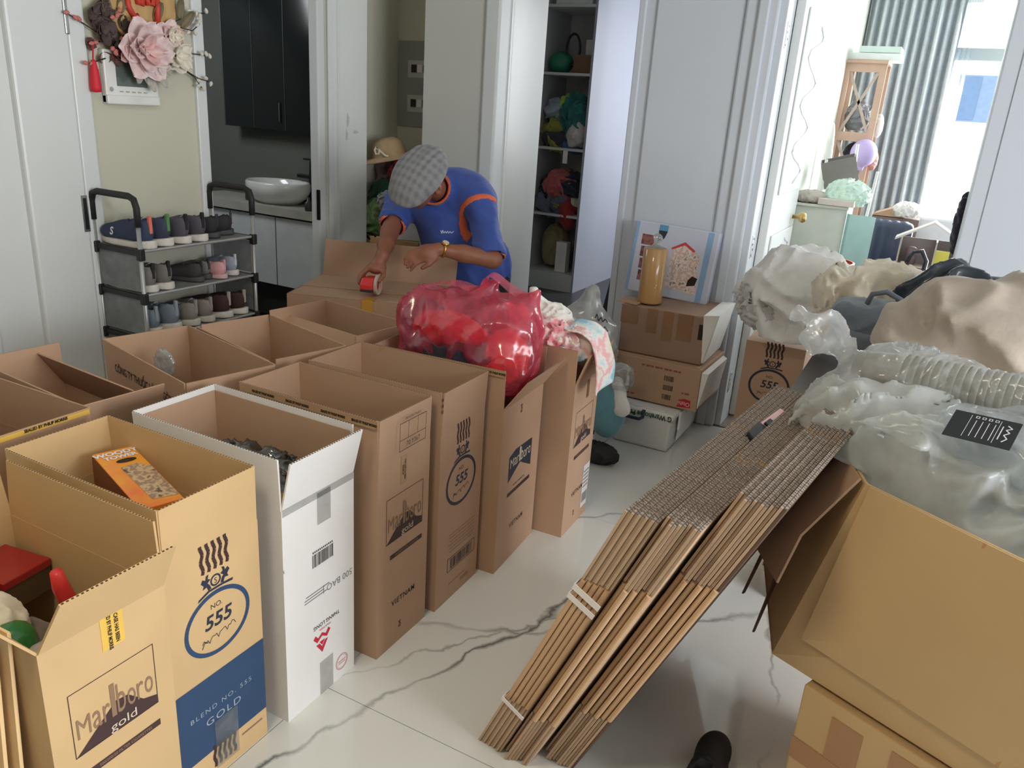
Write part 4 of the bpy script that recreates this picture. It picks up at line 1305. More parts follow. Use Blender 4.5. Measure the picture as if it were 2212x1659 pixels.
heap('bag_bottom_box', (-1.31, 3.2, .13), (.12, .10, .155), NAVY, 46, .15, label='dark bundle on the floor under the white carrier bag', cat='clothing')
tl = thing('teal_plush', 'teal plush toy in a clear bag beside the white storage box', 'toy', (-1.115, 3.13, .27))
soft('plush', lambda P: smin(s_ell(P, (0, 0, -.01), (.075, .08, .15)), s_ell(P, (.02, -.02, -.05), (.075, .08, .11)), .04)-.010*(folds(P, 4, 51)-.5), (-.13, -.14, -.20), (.14, .14, .18), .007, TEALC, tl)
soft('clear_wrapper', lambda P: s_ell(P, (.045, .0, .12), (.06, .07, .07))-.016*(folds(P, 6, 53)-.5), (-.06, -.12, .02), (.14, .12, .23), .007, film('clear_film', (226, 230, 232), .25, .12, .5, .12), tl)
soft('plush_arm', lambda P: s_cone(P, (.04, -.02, .10), (.085, -.05, .0), .03, .035)-.004*wav(P, 20, 54), (-.02, -.12, -.06), (.15, .06, .16), .007, WHITEC, tl)
heap('black_bag', (-1.12, 3.06, .045), (.11, .05, .05), mat('black_nylon', (36, 36, 38), .6), 55, .2, label='black bag lying on the floor under the teal plush', cat='bag')

# stack: white storage box, lettered carton, taped carton, picture box, wrapped tape rolls
STO = mat('white_storage_plastic', (228, 230, 228), .3, .02, 5)
sb = thing('storage_box', 'white plastic storage box with a navy handle under the two brown cartons', 'box', (-1.018, 3.60, 0))
MB().hexa([(-.130, -.250, 0), (.138, -.250, 0), (.138, .225, 0), (-.130, .225, 0)], [(-.140, -.262, .165), (.148, -.262, .165), (.148, .235, .165), (-.140, .235, .165)]).build('tub', STO, sb, bevel=.012)
MB().b2((-.150, -.272, .165), (.158, .240, .198)).build('lid', STO, sb, bevel=.010)
for x in (-.10, -.04, .02, .08): MB().b2((x, -.262, .198), (x+.035, -.240, .204)).build('lid_rib', STO, sb, bevel=.002)
NVY = mat('navy_plastic', (46, 54, 76), .4)
MB().tube([(-.125, -.274, .178), (-.125, -.284, .160), (-.11, -.288, .150), (.0, -.288, .150), (.015, -.284, .160), (.015, -.274, .195)], .008, 8).build('handle', NVY, sb, smooth=True)
MB().b2((.1495, -.15, .03), (.1515, .10, .14)).build('side_recess', mat('white_clip', (236, 238, 240), .25), sb, bevel=.001)
MB().b2((.157, -.19, .10), (.168, -.10, .19)).build('clip', mat('white_clip', (236, 238, 240), .25), sb, bevel=.004)
p = Print(fr((.06, -.2725, .172), (1, 0, 0), (0, 0, 1)), .0012); p.text('G Warehouse Pta C', -.03, .002, .034, .85, rot=math.pi+.03, bold=.0008); p.build('lettering', mat('dark_green_ink', (24, 74, 56), .5), sb)
p = Print(fr((-.07, -.2575, .10), (1, 0, 0), (0, -.06, 1)), .003); p.rect(-.03, .0, .012, .022); p.build('sticker', mat('white_label', (214, 208, 206), .5), sb)

c2 = thing('lettered_carton', 'brown carton with barcodes and an upside-down red brand patch on the storage box', 'box', (-1.005, 3.60, .206), -0.02)
MB().b2((-.222, -.185, 0), (.222, .20, .205)).build('body', CARD, c2, bevel=.004)
F2 = fr((0, -.185, .1), (1, 0, 0), (0, 0, 1))
for k in range(3):
    p = Print(F2); rg = random.Random(k); x = .055
    while x < .098:
        w = rg.choice((.002, .003, .004)); p.rect(x-.006*k*0, .02-.045*k, x+w, .045-.045*k); x += w+rg.choice((.002, .003))
    p.build('printed_barcode', INK, c2)
p = Print(F2); p.poly([(.130, -.092), (.195, -.085), (.192, -.050), (.165, -.046), (.137, -.055)]); p.build('printed_patch', INKRED, c2)
p = Print(F2, .0012); p.text('Oishi', .163, -.070, .028, .95, rot=math.pi, bold=.0006); p.build('lettering', mat('pale_pink_ink', (224, 170, 160), .5), c2)
for u0, v0, st, n_ in ((-.06, .070, .022, 9), (-.20, -.080, .020, 6), (.145, -.026, .014, 3)):
    p = Print(F2); [p.rect(u0+st*k, v0, u0+st*(k+.65)+.005*(k % 2), v0+.009) for k in range(n_)]; p.build('faded_print', mat('red_brown_ink', (150, 84, 70), .6), c2)
MB().hexa([(.224, -.18, .02), (.226, -.18, .02), (.226, .18, .02), (.224, .18, .02)], [(.224, -.18, .19), (.250, -.16, .185), (.250, .16, .185), (.224, .18, .19)]).build('loose_label', mat('white_paper', (232, 230, 226), .6), c2)
MB().b2((-.21, -.18, .2052), (.21, .19, .209)).build('closed_flap', CARD, c2)

c1 = thing('tape_patched_carton', 'brown carton patched with strips of tape, torn at one end, above the lettered carton', 'box', (-1.005, 3.615, .418), 0.02)
MB().b2((-.205, -.165, 0), (.195, .19, .226)).build('body', mat('aged_cardboard', (150, 122, 104), .7, .08, 4), c1, bevel=.006)
for x, z0, z1, w in ((-.165, .14, .224, .06), (-.055, .11, .224, .035), (.02, .085, .224, .035), (.10, .10, .224, .05)):
    MB().b2((x-w/2*1.4, -.1668, z0), (x+w/2*1.4, -.1652, z1)).build('tape', mat('worn_brown_tape', (140, 106, 78), .2, .08, 8, coat=.5), c1)
MB().hexa([(.196, -.16, .01), (.205, -.15, .01), (.205, .18, .01), (.196, .18, .01)], [(.180, -.175, .235), (.245, -.15, .240), (.245, .18, .240), (.180, .18, .235)]).build('torn_end', mat('white_paper', (232, 230, 226), .6), c1)
MB().b2((.165, -.168, .12), (.185, -.166, .19)).build('torn_hole', INK, c1)

pb = thing('picture_box', 'white and blue box with a dollhouse picture leaning on the white wall', 'box'); 
Mp = Matrix.Translation((-1.092, 3.705, .648)) @ Matrix.Rotation(-.14, 4, 'X') @ Matrix.Rotation(.05, 4, 'Z') @ Matrix.Rotation(.035, 4, 'Y')
pb.matrix_world = Mp
MB().b2((-.205, 0, 0), (.205, .075, .345)).build('body', mat('lilac_card', (200, 206, 224), .35, .03, 4), pb, bevel=.006)
FP = fr((0, 0, .172), (1, 0, 0), (0, 0, 1))
p = Print(FP); p.rect(-.203, -.168, -.188, .168); p.build('printed_border', mat('sky_blue_print', (140, 176, 214), .35), pb); p = Print(FP); p.rect(.150, -.168, .178, .168); p.build('printed_border', mat('sky_blue_print', (140, 176, 214), .35), pb)
p = Print(FP)
for k in range(4): p.rect(-.165+.004*k, .062-.058*k, -.10+.004*k, .112-.058*k)
p.build('printed_photos', blotch('wine_photo', [(96, 44, 52), (150, 100, 96), (120, 62, 66)], 30, .35), pb)
p = Print(FP); p.poly([(-.01, -.12), (.145, -.135), (.128, .055), (.095, .065), (.06, .098), (.0, .07), (-.005, -.03)]); p.build('printed_house', blotch('house_photo', [(236, 220, 212), (214, 180, 168), (236, 226, 224), (150, 120, 110)], 34, .35), pb)
p = Print(FP, .0012); p.poly([(-.012, .068), (.05, .105), (.105, .072), (.10, .062), (.05, .090), (-.008, .060)]); p.build('printed_roof', mat('red_roof_print', (206, 70, 74), .35), pb)
p = Print(FP, .0012); p.poly([(.095, -.10), (.135, -.09), (.142, -.055), (.115, -.048), (.098, -.07)]); p.build('printed_piano', INK, pb)
p = Print(FP, .0012); p.rect(-.088, .14, -.045, .168); p.build('printed_patch', mat('cyan_print', (96, 160, 196), .35), pb)
p = Print(FP, .0012); p.poly([(-.088, .14), (-.045, .14), (-.055, .105), (-.085, .085)]); p.build('printed_figure', mat('dark_print', (50, 50, 62), .4), pb)

tr = thing('tape_roll_stack', 'tall stack of tan tape rolls wrapped in clear film on the patched carton', 'tape', (-1.108, 3.535, .652))
MB().lathe([(.056, 0), (.0565, .006), (.056, .25), (.050, .256), (.028, .257), (.028, .25)], 36).build('rolls', mat('tan_tape_rolls', (176, 136, 84), .3, .08, 6, stretch=(1, 1, .2), coat=.5), tr, smooth=True)
soft('film_twist', lambda P: smin(s_cone(P, (0, 0, .25), (0, 0, .275), .045, .010), s_cone(P, (0, 0, .275), (.004, 0, .30), .008, .022), .012)-.005*(folds(P, 12, 61)-.5), (-.06, -.06, .235), (.06, .06, .33), .005, film('clear_film', (226, 230, 232), .25, .12, .5, .12), tr)
o = MB().hexa([(-.085, -.055, 0), (.02, -.075, .002), (.03, .05, .002), (-.08, .06, 0)], [(-.085, -.055, .005), (.02, -.075, .007), (.03, .05, .007), (-.08, .06, .005)]).build('cardboard_scrap', CARD); o.location = (-1.16, 3.52, .645)
tag(o, 'small flat cardboard scrap under the wrapped tape rolls', 'cardboard')
# ------------------------------------------------------------------ things inside the open cartons
def games():
    T = thing('board_game_box', 'orange board game box with wooden blocks pictured, in the blue-panel carton', 'box')
    T.matrix_world = Matrix.Translation((-1.441, 1.020, .575)) @ Matrix.Rotation(-.316, 4, 'Z') @ Matrix.Rotation(.04, 4, 'Y')
    OR = mat('orange_print', (236, 158, 52), .3, .06, 6, rgb2=(232, 120, 64))
    MB().b2((-.15, -.045, 0), (.15, .045, .075)).build('body', OR, T, bevel=.002)
    p = Print(fr((0, -.045, .037), (1, 0, 0), (0, 0, 1))); p.rect(-.149, -.036, .149, .036); p.build('printed_side', mat('brown_print', (120, 60, 32), .35), T)
    Ft = fr((0, 0, .075), (0, 1, 0), (-1, 0, 0))
    p = Print(Ft); p.poly([(-.01, -.12), (.043, -.13), (.043, .03), (.02, .06), (-.015, .05)]); p.build('printed_picture', blotch('blocks_photo', [(190, 160, 128), (150, 122, 100), (206, 178, 140), (90, 74, 62)], 40, .35), T)
    p = Print(Ft, .0012); p.text('WOODY', 0, .128, .026, .9, bold=.0012); p.text('TOWER', .004, .106, .022, .9, bold=.001); p.build('lettering', mat('white_print', (230, 230, 240), .6), T)
    p = Print(Ft, .0012); p.ring(.008, .082, .022, .010, .009, 20); p.build('printed_badge', INK, T)
    p = Print(fr((.15, 0, .037), (0, 1, 0), (0, 0, 1))); p.text('TOWER', .0, .0, .024, .9, bold=.001); p.build('lettering', mat('white_print', (230, 230, 240), .6), T)
    sup = carton if False else None
    MB2 = thing('white_box', 'small white box with black print next to the orange game box', 'box'); MB2.matrix_world = Matrix.Translation((-1.255, 1.065, .52)) @ Matrix.Rotation(-.4, 4, 'Z')
    MB().b2((-.04, -.035, 0), (.04, .035, .065)).build('body', mat('white_paper', (232, 230, 226), .6), MB2, bevel=.002)
    p = Print(fr((0, 0, .065), (0, 1, 0), (-1, 0, 0))); p.frame(-.022, -.02, .022, .02, .003); p.build('printed_frame', INK, MB2)
    heap('packed_clothes', (-1.40, .985, .26), (.21, .105, .29), GREYC, 71, .10, label='grey clothes packed in the blue-panel carton under the game box', cat='clothing')
games()
# in the front carton
heap('packed_clothes', (-1.37, .712, .22), (.205, .10, .245), cloth('taupe_cloth', (110, 98, 92)), 72, .12, label='taupe clothes at the bottom of the torn-corner carton', cat='clothing')
T = thing('red_gift_box', 'red-lidded dark box in the carton with the torn corner', 'box', (-1.525, .765, .455), .15)
MB().b2((-.062, -.052, 0), (.062, .052, .055)).build('body', mat('olive_box', (84, 66, 44), .6), T, bevel=.002)
MB().b2((-.064, -.054, .055), (.064, .054, .072)).build('lid', mat('glossy_red', (150, 30, 34), .2, coat=.5), T, bevel=.002)
heap('cream_paper_bag', (-1.40, .665, .49), (.075, .05, .06), CREAMC, 74, .15, label='cream paper bag beside the red-lidded box', cat='bag')
T = thing('red_brush', 'red brush with white bristles sticking up in the front carton', 'brush', (-1.265, .745, .50), 0, rot=(.2, -.1, 0))
MB().tube([(0, 0, .02), (.004, 0, .05), (.0, 0, .09), (.008, 0, .125)], [.012, .016, .015, .011], 12).build('handle', mat('red_plastic', (216, 58, 58), .35), T, smooth=True)
b = MB()
for k in range(14):
    an = k*.9; b.tube([(.010*math.cos(an), .010*math.sin(an), .02), (.026*math.cos(an), .022*math.sin(an), -.03)], .003, 5)
b.build('bristles', mat('white_bristles', (226, 220, 214), .6), T)
heap('green_ball', (-1.30, .645, .50), (.04, .04, .045), mat('green_gloss', (40, 110, 52), .3, coat=.4), 75, .05, label='small green ball peeping out of the front carton', cat='ball', flat=False)
heap('crumpled_paper', (-1.23, .68, .48), (.05, .05, .035), mat('grey_paper', (168, 158, 150), .7), 76, .3, label='crumpled grey paper next to the green ball', cat='paper')
# in the white carton
heap('packed_clothes', (-1.385, 1.285, .23), (.20, .105, .26), GREYC, 77, .1, label='grey clothes packed low in the white carton', cat='clothing')
heap('dark_plastic_bag', (-1.39, 1.30, .54), (.18, .10, .08), film('smoky_film', (96, 98, 98), .75, .15, .3, .10), 78, .3, label='smoky grey plastic bag lying in the white carton', cat='bag')
o = thing('coffee_can', 'yellow and dark brown can in the white carton behind its open flap', 'can', (-1.195, 1.215, .45))
MB().lathe([(.036, 0), (.036, .055)], 24).build('can_base', mat('dark_brown_print', (60, 36, 26), .35), o, smooth=True)
MB().lathe([(.0362, .055), (.0362, .125), (.033, .130)], 24).build('can_top', mat('yellow_print', (216, 176, 88), .35), o, smooth=True)
heap('packed_box_fill', (-1.2, 1.215, .22), (.03, .05, .27), GREYC, 79, .05, label='grey cloth roll under the coffee can', cat='clothing')
# clear plastic scrap in the lettered carton of the second row
heap('clear_plastic_scrap', (-2.03, 1.575, .65), (.045, .014, .045), film('clear_film_dense', (214, 218, 220), .55, .12, .5, .12), 80, .35, label='scrap of clear plastic standing in the lettered carton', cat='plastic', flat=False)
heap('packed_clothes', (-1.90, 1.555, .26), (.21, .11, .33), cloth('brown_cloth', (140, 112, 88)), 81, .05, label='brown cloth filling the lettered carton of the second row', cat='clothing')
# ------------------------------------------------------------------ heap on the table in front of the bedroom doorway
K = carton('brown carton with dark ring logo standing in the bedroom doorway', -.49, 3.66, -math.pi/2, flaps=(None, None, None, None), flutes=False)
logo_ring(K, 0.0, ring=INKNAVY)
MB().b2((-.232, -.12, .580), (.232, .12, .587)).build('closed_lid', CARD, K)
heap('white_fabric', (-.44, 3.42, .80), (.23, .19, .20), cloth('white_lace', (222, 222, 220)), 91, .28, freq=3.2, label='white lacy fabric heaped on the carton in the bedroom doorway', cat='fabric')
heap('white_fabric', (-.56, 3.36, .79), (.10, .10, .12), cloth('grey_lace', (196, 196, 196)), 90, .3, label='greyish lace end hanging by the door frame', cat='fabric', flat=False)
tb = thing('work_table', 'white-legged table under the heap of bags', 'table', (.22, 2.75, 0))
MB().b2((-.50, -.45, .70), (.60, .45, .725)).build('table_top', mat('dark_laminate', (92, 86, 84), .5), tb)
for x in (-.475, .58):
    for y in (.03, .43):
        MB().b2((x-.016, y-.016, 0), (x+.016, y+.016, .70)).build('leg', mat('white_steel', (232, 234, 236), .35), tb)
for x, y, w, d, lab in ((-.02, 2.62, .42, .44, 'brown carton added under the table to block light, beside its white leg'), (.46, 2.62, .42, .44, 'brown carton added under the table to block light, behind the taped carton'), (.30, 3.02, .60, .28, 'dark brown carton added under the back of the table to block light')):  # mostly hidden cartons added to keep bedroom light off the floor
    o = thing('blocker_carton', lab, 'box', (x, y, 0)); MB().b2((-w/2, -d/2, 0), (w/2, d/2, .66)).build('body', CARDD if d < .3 else CARD, o, bevel=.004)
    MB().b2((-w/2, -.03, .660), (w/2, .03, .6615)).build('tape', TAPE, o)
heap('cream_garment', (-.13, 3.14, .90), (.20, .15, .11), CREAMC, 92, .5, freq=4.5, label='cream garment with dark braid lying over the table edge', cat='clothing')
b = MB(); b.tube([(-.005, 3.02, .99), (.01, 3.03, .93), (.0, 3.02, .88)], .007, 6); b.tube([(.02, 3.02, .985), (.035, 3.03, .93), (.025, 3.02, .88)], .007, 6)
tag(b.build('dark_braid', NAVY, None, smooth=True), 'dark braid trim lying on the cream garment', 'trim')
gb = thing('grey_backpack', 'slate grey backpack with a loop handle on the table heap', 'bag', (-.13, 2.84, .865))
SLATE = cloth('slate_nylon', (104, 114, 124))
soft('pack', lambda P: smin(s_box(P, (0, 0, -.01), (.115, .11, .085), .05), s_ell(P, (.08, .02, -.02), (.09, .09, .07)), .04)-.016*(folds(P, 5, 93)-.5), (-.19, -.18, -.13), (.24, .18, .15), .008, SLATE, gb)
MB().tube([(-.01, -.06, .08), (.0, -.07, .115), (.04, -.075, .13), (.085, -.07, .11), (.10, -.06, .06)], .009, 8).build('handle', SLATE, gb, smooth=True)
soft('front_pocket', lambda P: s_box(P, (-.01, -.115, -.045), (.085, .025, .04), .02)-.006*(folds(P, 8, 94)-.5), (-.13, -.17, -.11), (.11, -.06, .03), .007, SLATE, gb)
heap('taupe_cloth', (-.255, 2.80, .82), (.06, .09, .08), cloth('taupe_fleece', (178, 166, 150)), 95, .3, label='taupe fleece cuff beside the grey backpack', cat='clothing')
heap('black_plastic_bag', (.12, 2.98, .955), (.17, .12, .12), mat('black_film', (40, 48, 58), .25, .1, 8, coat=.3), 96, .35, freq=3.0, label='black plastic bag behind the beige blanket', cat='bag')
heap('red_cloth', (-.02, 2.60, .82), (.05, .05, .055), REDC, 97, .2, label='small red cloth between backpack and blanket', cat='clothing')
bl = heap('beige_blanket', (.25, 2.46, .88), (.33, .22, .23), cloth('beige_fleece', (176, 164, 152)), 98, .26, freq=1.9, h=.011, relax=5, label='large beige fleece blanket folded on the table heap', cat='blanket')
# bag of nested plastic cups
CUP = mat('milky_plastic', (226, 224, 212), .3, .02, 6, trans=.35, alpha=1)
ax = Vector((.96, -.26, .04)).normalized()
base = Vector((-.02, 1.90, .965))
Mq = ax.to_track_quat('-Z', 'Y').to_matrix().to_4x4()
cup0 = None
for i in range(20):
    if cup0 is None:
        cup0 = MB().lathe([(.036, .10), (.0365, .102), (.049, 0), (.053, .0), (.053, -.004), (.048, -.004), (.0345, .099), (.0, .099)], 32, cap=False).build('plastic_cup', CUP, None, smooth=True)
        tag(cup0, 'milky plastic cup nested in the long stack inside the clear bag', 'cup', 'nested cups in the bag'); o = cup0
    else:
        o = cup0.copy(); COL.objects.link(o)
    M = Mq.copy(); M.translation = base+ax*(.03+.0155*i); o.matrix_world = M
cb = thing('clear_cup_bag', 'clear white plastic bag knotted round a stack of nested cups', 'bag', tuple(base))
def cupbag(P):
    A = np.array(ax)
    d = s_cone(P, A*.0, A*.40, .058, .062)
    d = smin(d, s_cone(P, A*-.02, A*-.08, .05, .016), .03)
    d = smin(d, s_cone(P, (-.075, .02, .004), (-.155, .05, .05), .014, .045), .02)
    d = smin(d, s_cone(P, (-.15, .05, .045), (-.215, .07, .085), .040, .022), .03)
    d = smin(d, s_cone(P, (-.075, .02, .0), (-.10, -.06, -.055), .016, .05), .02)
    return rough(P, d, (.022, 6, 101, .9), (.008, 15, 102))
soft('bag_film', cupbag, (-.30, -.25, -.17), (.46, .18, .18), .0065, film('clear_white_film', (236, 238, 238), .34, .2, .5, .03), cb)
heap('white_plastic_bag', (.02, 2.14, .90), (.12, .10, .07), film('white_film', (222, 224, 224), .55, .22, .5, .06), 103, .4, label='thin white plastic bag between the cups and the blanket', cat='bag', flat=False)
# plastic bags filling the big open carton
PF = film('cloudy_film', (236, 240, 239), .66, .28, .5, .02)
o = heap('cloudy_plastic_bag', (.16, 1.60, .80), (.32, .26, .15), PF, 104, .5, freq=4.6, h=.009, label='cloudy white plastic bag bulging from the large open carton', cat='bag', flat=False,
     extra=lambda P: smin(smin(s_ell(P, (0, 0, 0), (.30, .22, .135)), s_ell(P, (-.14, .10, .06), (.14, .12, .07)), .06), s_cone(P, (-.18, .14, .05), (-.305, .20, .075), .055, .028), .05),
     clip=lambda P: np.maximum(np.where(P[..., 2] < .15, (P[..., 0]+.172)*-.527+(P[..., 1]+.092)*-.85+.032, -1.0), np.maximum(np.where(P[..., 2] < .05, (P[..., 0]+.172)*-.94+(P[..., 1]+.092)*-.33+.02, -1.0), -P[..., 2]-.12)))
heap('stuffed_clothes', (.19, 1.62, .66), (.17, .13, .17), cloth('pale_grey_cloth', (186, 188, 186)), 105, .2, label='pale grey clothes inside the cloudy plastic bag', cat='clothing')
heap('clear_plastic_bag', (.28, 1.62, .935), (.21, .15, .07), film('clear_crinkled_film', (222, 226, 228), .45, .2, .5, .04), 106, .4, freq=4, label='clear crinkled plastic bag on top of the cloudy one', cat='bag', flat=False)
br = thing('black_leaflet', 'black leaflet with white lines of text on the plastic bags', 'leaflet')
u = Vector((.098, .0, .0125)).normalized(); 
Mb = Matrix.Translation((.145, 1.50, 1.003)) @ Matrix.Rotation(-.25, 4, 'Z') @ Matrix.Rotation(.42, 4, 'X') @ Matrix.Rotation(-.06, 4, 'Y')
br.matrix_world = Mb
MB().b2((-.052, -.036, -.0008), (.052, .036, .0008)).build('card', mat('black_card', (38, 42, 46), .4), br)
p = Print(fr((0, 0, .0008), (0, -1, 0), (1, 0, 0)))
p.rect(-.03, -.024, .03, -.0232); p.rect(-.03, .022, .03, .0228)
for i in range(4): p.rect(-.018, -.014+.010*i, .026, -.0128+.010*i); p.frame(-.030, -.017+.010*i, -.024, -.011+.010*i, .0012)
p.stroke([(-.022, .034), (-.016, .042), (-.01, .034), (-.004, .041), (.004, .034), (.012, .041), (.022, .035)], .0022); p.rect(-.018, .027, .018, .0288); p.build('printed_lines', mat('white_print', (230, 230, 240), .6), br)
# ------------------------------------------------------------------ left wall: door phone, wreath, shoe rack, bathroom
dp = thing('door_phone', 'white wall door phone with a grey screen under the flower wreath', 'intercom', (-2.95, 2.23, 1.385))
WP = mat('white_plastic', (230, 232, 228), .35)
MB().b2((0, -.12, 0), (.028, .12, .20)).build('housing', WP, dp, bevel=.006)
MB().b2((0, -.12, .0), (.034, .12, .035)).build('base_strip', WP, dp, bevel=.005)
MB().b2((.028, -.070, .068), (.0295, .068, .185)).build('screen', mat('grey_screen', (92, 104, 100), .15), dp)
for k in range(5): MB().b2((.028, -.06+.027*k, .046), (.0305, -.045+.027*k, .050)).build('button', mat('grey_button', (160, 164, 160), .4), dp)
MB().lathe([(.009, 0), (.008, .002)], 14, Matrix.Translation((.028, -.095, .055)) @ Matrix.Rotation(math.pi/2, 4, 'Y')).build('speaker', mat('grey_button', (160, 164, 160), .4), dp)

def wreath():
    T = thing('flower_wreath', 'wreath of pink magnolias on a round wooden sign with a red tassel', 'wreath', (-2.94, 2.28, 1.62))
    def W(y, z, x=0.0): return Vector((x, y-2.28, z-1.62))
    MB().lathe([(.155, 0), (.158, .004), (.158, .012), (.155, .016)], 40, Matrix.Translation(W(2.30, 1.765, .012)) @ Matrix.Rotation(math.pi/2, 4, 'Y')).build('wood_disc', mat('pine_disc', (196, 160, 108), .6, .1, 6, stretch=(1, 8, 1)), T)
    # red brush letters on the disc (their lower ends are in view)
    RB = mat('red_wood_letters', (206, 70, 54), .5)
    for pts in ([(2.225, 1.80), (2.228, 1.745), (2.250, 1.712), (2.268, 1.715)], [(2.268, 1.80), (2.275, 1.762), (2.29, 1.758), (2.296, 1.80)], [(2.31, 1.80), (2.318, 1.765), (2.338, 1.765), (2.345, 1.81)], [(2.36, 1.80), (2.362, 1.75), (2.356, 1.70)]):
        MB().tube([W(y, z, .034) for y, z in pts], .012, 8).build('sign_letter', RB, T, smooth=True)
    rg = random.Random(6)
    def petal(c, d, w, ln, cup, m, parent, name='petal', up=Vector((1, 0, 0))):
        """cupped petal from c along d (in the wall plane), up is the wall normal"""
        d = d.normalized(); s = up.cross(d).normalized()
        def fn(u, v):
            a = (u-.5)*2
            wd = w*max(.06, math.sin(math.pi*min(1, .10+.90*v**1.15)))**.55
            hgt = cup*(a*a*.55+v*v*.75)*ln
            return tuple(c+d*ln*v+s*wd*a+up*(hgt+.002))
        return MB().grid(fn, 7, 9).build(name, m, parent, smooth=True, solid=.0015)
    PK = mat('pale_pink_petal', (232, 206, 208), .55, .08, 25, rgb2=(238, 218, 216)); PK2 = mat('rose_petal', (228, 184, 182), .55, .08, 25, rgb2=(234, 206, 204)); IV = mat('ivory_petal', (232, 226, 210), .55, .05, 25); GRY = mat('grey_petal', (190, 186, 176), .6, .05, 25)
    def flower(y, z, x, R, n, outer, inner):
        f = MB().lathe([(.0, .0), (R*.10, .0), (R*.12, R*.12), (.0, R*.2)], 10, Matrix.Translation(W(y, z, x)) @ Matrix.Rotation(math.pi/2, 4, 'Y')).build('flower', mat('flower_core', (150, 60, 60), .6), T, smooth=True)
        o = W(y, z, x)
        for ring_, (k, r_, cu, m_) in enumerate(((n, R, .25, outer), (n-1, R*.74, .55, outer), (n-2, R*.48, .95, inner))):
            for i in range(k):
                a = 2*math.pi*(i+.5*ring_)/k+rg.uniform(-.12, .12)
                petal(o+Vector((.008*ring_, 0, 0)), Vector((0, math.cos(a), math.sin(a))), r_*.46, r_*rg.uniform(.92, 1.08), cu, m_, f)
        return f
    flower(2.262, 1.595, .05, .118, 6, PK, PK2)
    flower(2.20, 1.575, .045, .045, 5, PK2, PK2)
    flower(2.425, 1.585, .035, .078, 5, IV, IV)
    flower(2.40, 1.655, .03, .065, 5, PK, IV)
    flower(2.335, 1.535, .03, .065, 5, GRY, IV)
    flower(2.43, 1.66, .03, .045, 5, mat('peach_petal', (222, 190, 168), .55), IV)
    for y, z, a in ((2.245, 1.525, -2.0), (2.268, 1.522, -1.5), (2.28, 1.50, -1.35), (2.33, 1.515, -1.2)):
        petal(W(y, z, .045), Vector((0, math.cos(a), math.sin(a))), .018, .062, .3, GRY, T, 'leaf')
    # dark foliage
    DK = mat('dark_foliage', (84, 70, 66), .7, .15, 20); BR = mat('plum_foliage', (116, 78, 76), .7, .15, 20); GB = mat('bronze_leaf', (120, 110, 84), .6, .1, 20)
    for i in range(44):
        y, z = rg.uniform(2.08, 2.22), rg.uniform(1.54, 1.76)
        if (y-2.15)**2/.075**2+(z-1.64)**2/.13**2 > 1.1: continue
        a = rg.uniform(0, 6.28)
        petal(W(y, z, rg.uniform(.0, .03)), Vector((0, math.cos(a), math.sin(a))), .020, .05, .4, DK if z > 1.60 else BR, T, 'leaf')
    for y, z, a in ((2.15, 1.70, 2.0), (2.19, 1.72, 1.2), (2.35, 1.70, 1.3), (2.47, 1.73, 1.6), (2.48, 1.70, .9)):
        petal(W(y, z, .02), Vector((0, math.cos(a), math.sin(a))), .02, .08, .3, GB, T, 'leaf')
    TW = mat('dark_twig', (60, 48, 42), .8); BUD = mat('pink_bud', (200, 120, 112), .6); WB_ = mat('white_bud', (222, 216, 204), .6)
    def twig(pts, bud, nb):
        P_ = [W(y, z, x) for y, z, x in pts]
        MB().tube(P_, .0024, 6).build('twig', TW, T, smooth=True)
        for i in range(nb):
            q = P_[-1].lerp(P_[-2], i*.45)+Vector((.004, rg.uniform(-.012, .012), rg.uniform(-.012, .012)))
            MB().lathe([(.0, -.012), (.007, -.006), (.008, .002), (.004, .010), (.0, .013)], 8, Matrix.Translation(q) @ Matrix.Rotation(rg.uniform(0, 3), 4, 'X')).build('bud', bud, T, smooth=True)
    twig([(2.12, 1.63, .01), (2.04, 1.665, .02), (1.975, 1.69, .03)], BUD, 3)
    twig([(2.14, 1.62, .01), (2.08, 1.60, .02), (2.06, 1.59, .03)], BUD, 2)
    twig([(2.12, 1.55, .02), (2.06, 1.53, .02), (2.035, 1.525, .03)], BUD, 3)
    twig([(2.36, 1.60, .01), (2.46, 1.545, .02), (2.545, 1.505, .03), (2.60, 1.495, .03)], WB_, 3)
    twig([(2.48, 1.535, .02), (2.53, 1.505, .03), (2.56, 1.468, .03)], WB_, 2)
    twig([(2.40, 1.66, .01), (2.46, 1.72, .02), (2.54, 1.76, .03), (2.60, 1.765, .03)], WB_, 4)
    twig([(2.46, 1.70, .02), (2.53, 1.69, .03), (2.57, 1.72, .03)], WB_, 4)
    twig([(2.44, 1.60, .02), (2.55, 1.60, .03), (2.62, 1.598, .03)], WB_, 3)
    for i in range(10):
        MB().lathe([(.0, -.012), (.008, -.004), (.009, .004), (.0, .012)], 8, Matrix.Translation(W(rg.uniform(2.09, 2.21), rg.uniform(1.56, 1.73), .05)) @ Matrix.Rotation(rg.uniform(0, 3), 4, 'X')).build('bud', BUD, T, smooth=True)
    # tassel
    RT = mat('red_silk', (214, 44, 60), .6, .08, 60, stretch=(1, 1, .1))
    MB().lathe([(.0, 0), (.018, .002), (.020, .02), (.016, .08), (.011, .10), (.010, .108), (.006, .115), (.0, .118)], 14, Matrix.Translation(W(2.060, 1.425, .03))).build('tassel', RT, T, smooth=True)
    MB().tube([W(2.060, 1.543, .03), W(2.07, 1.60, .025)], .003, 6).build('tassel_cord', RT, T)
wreath()

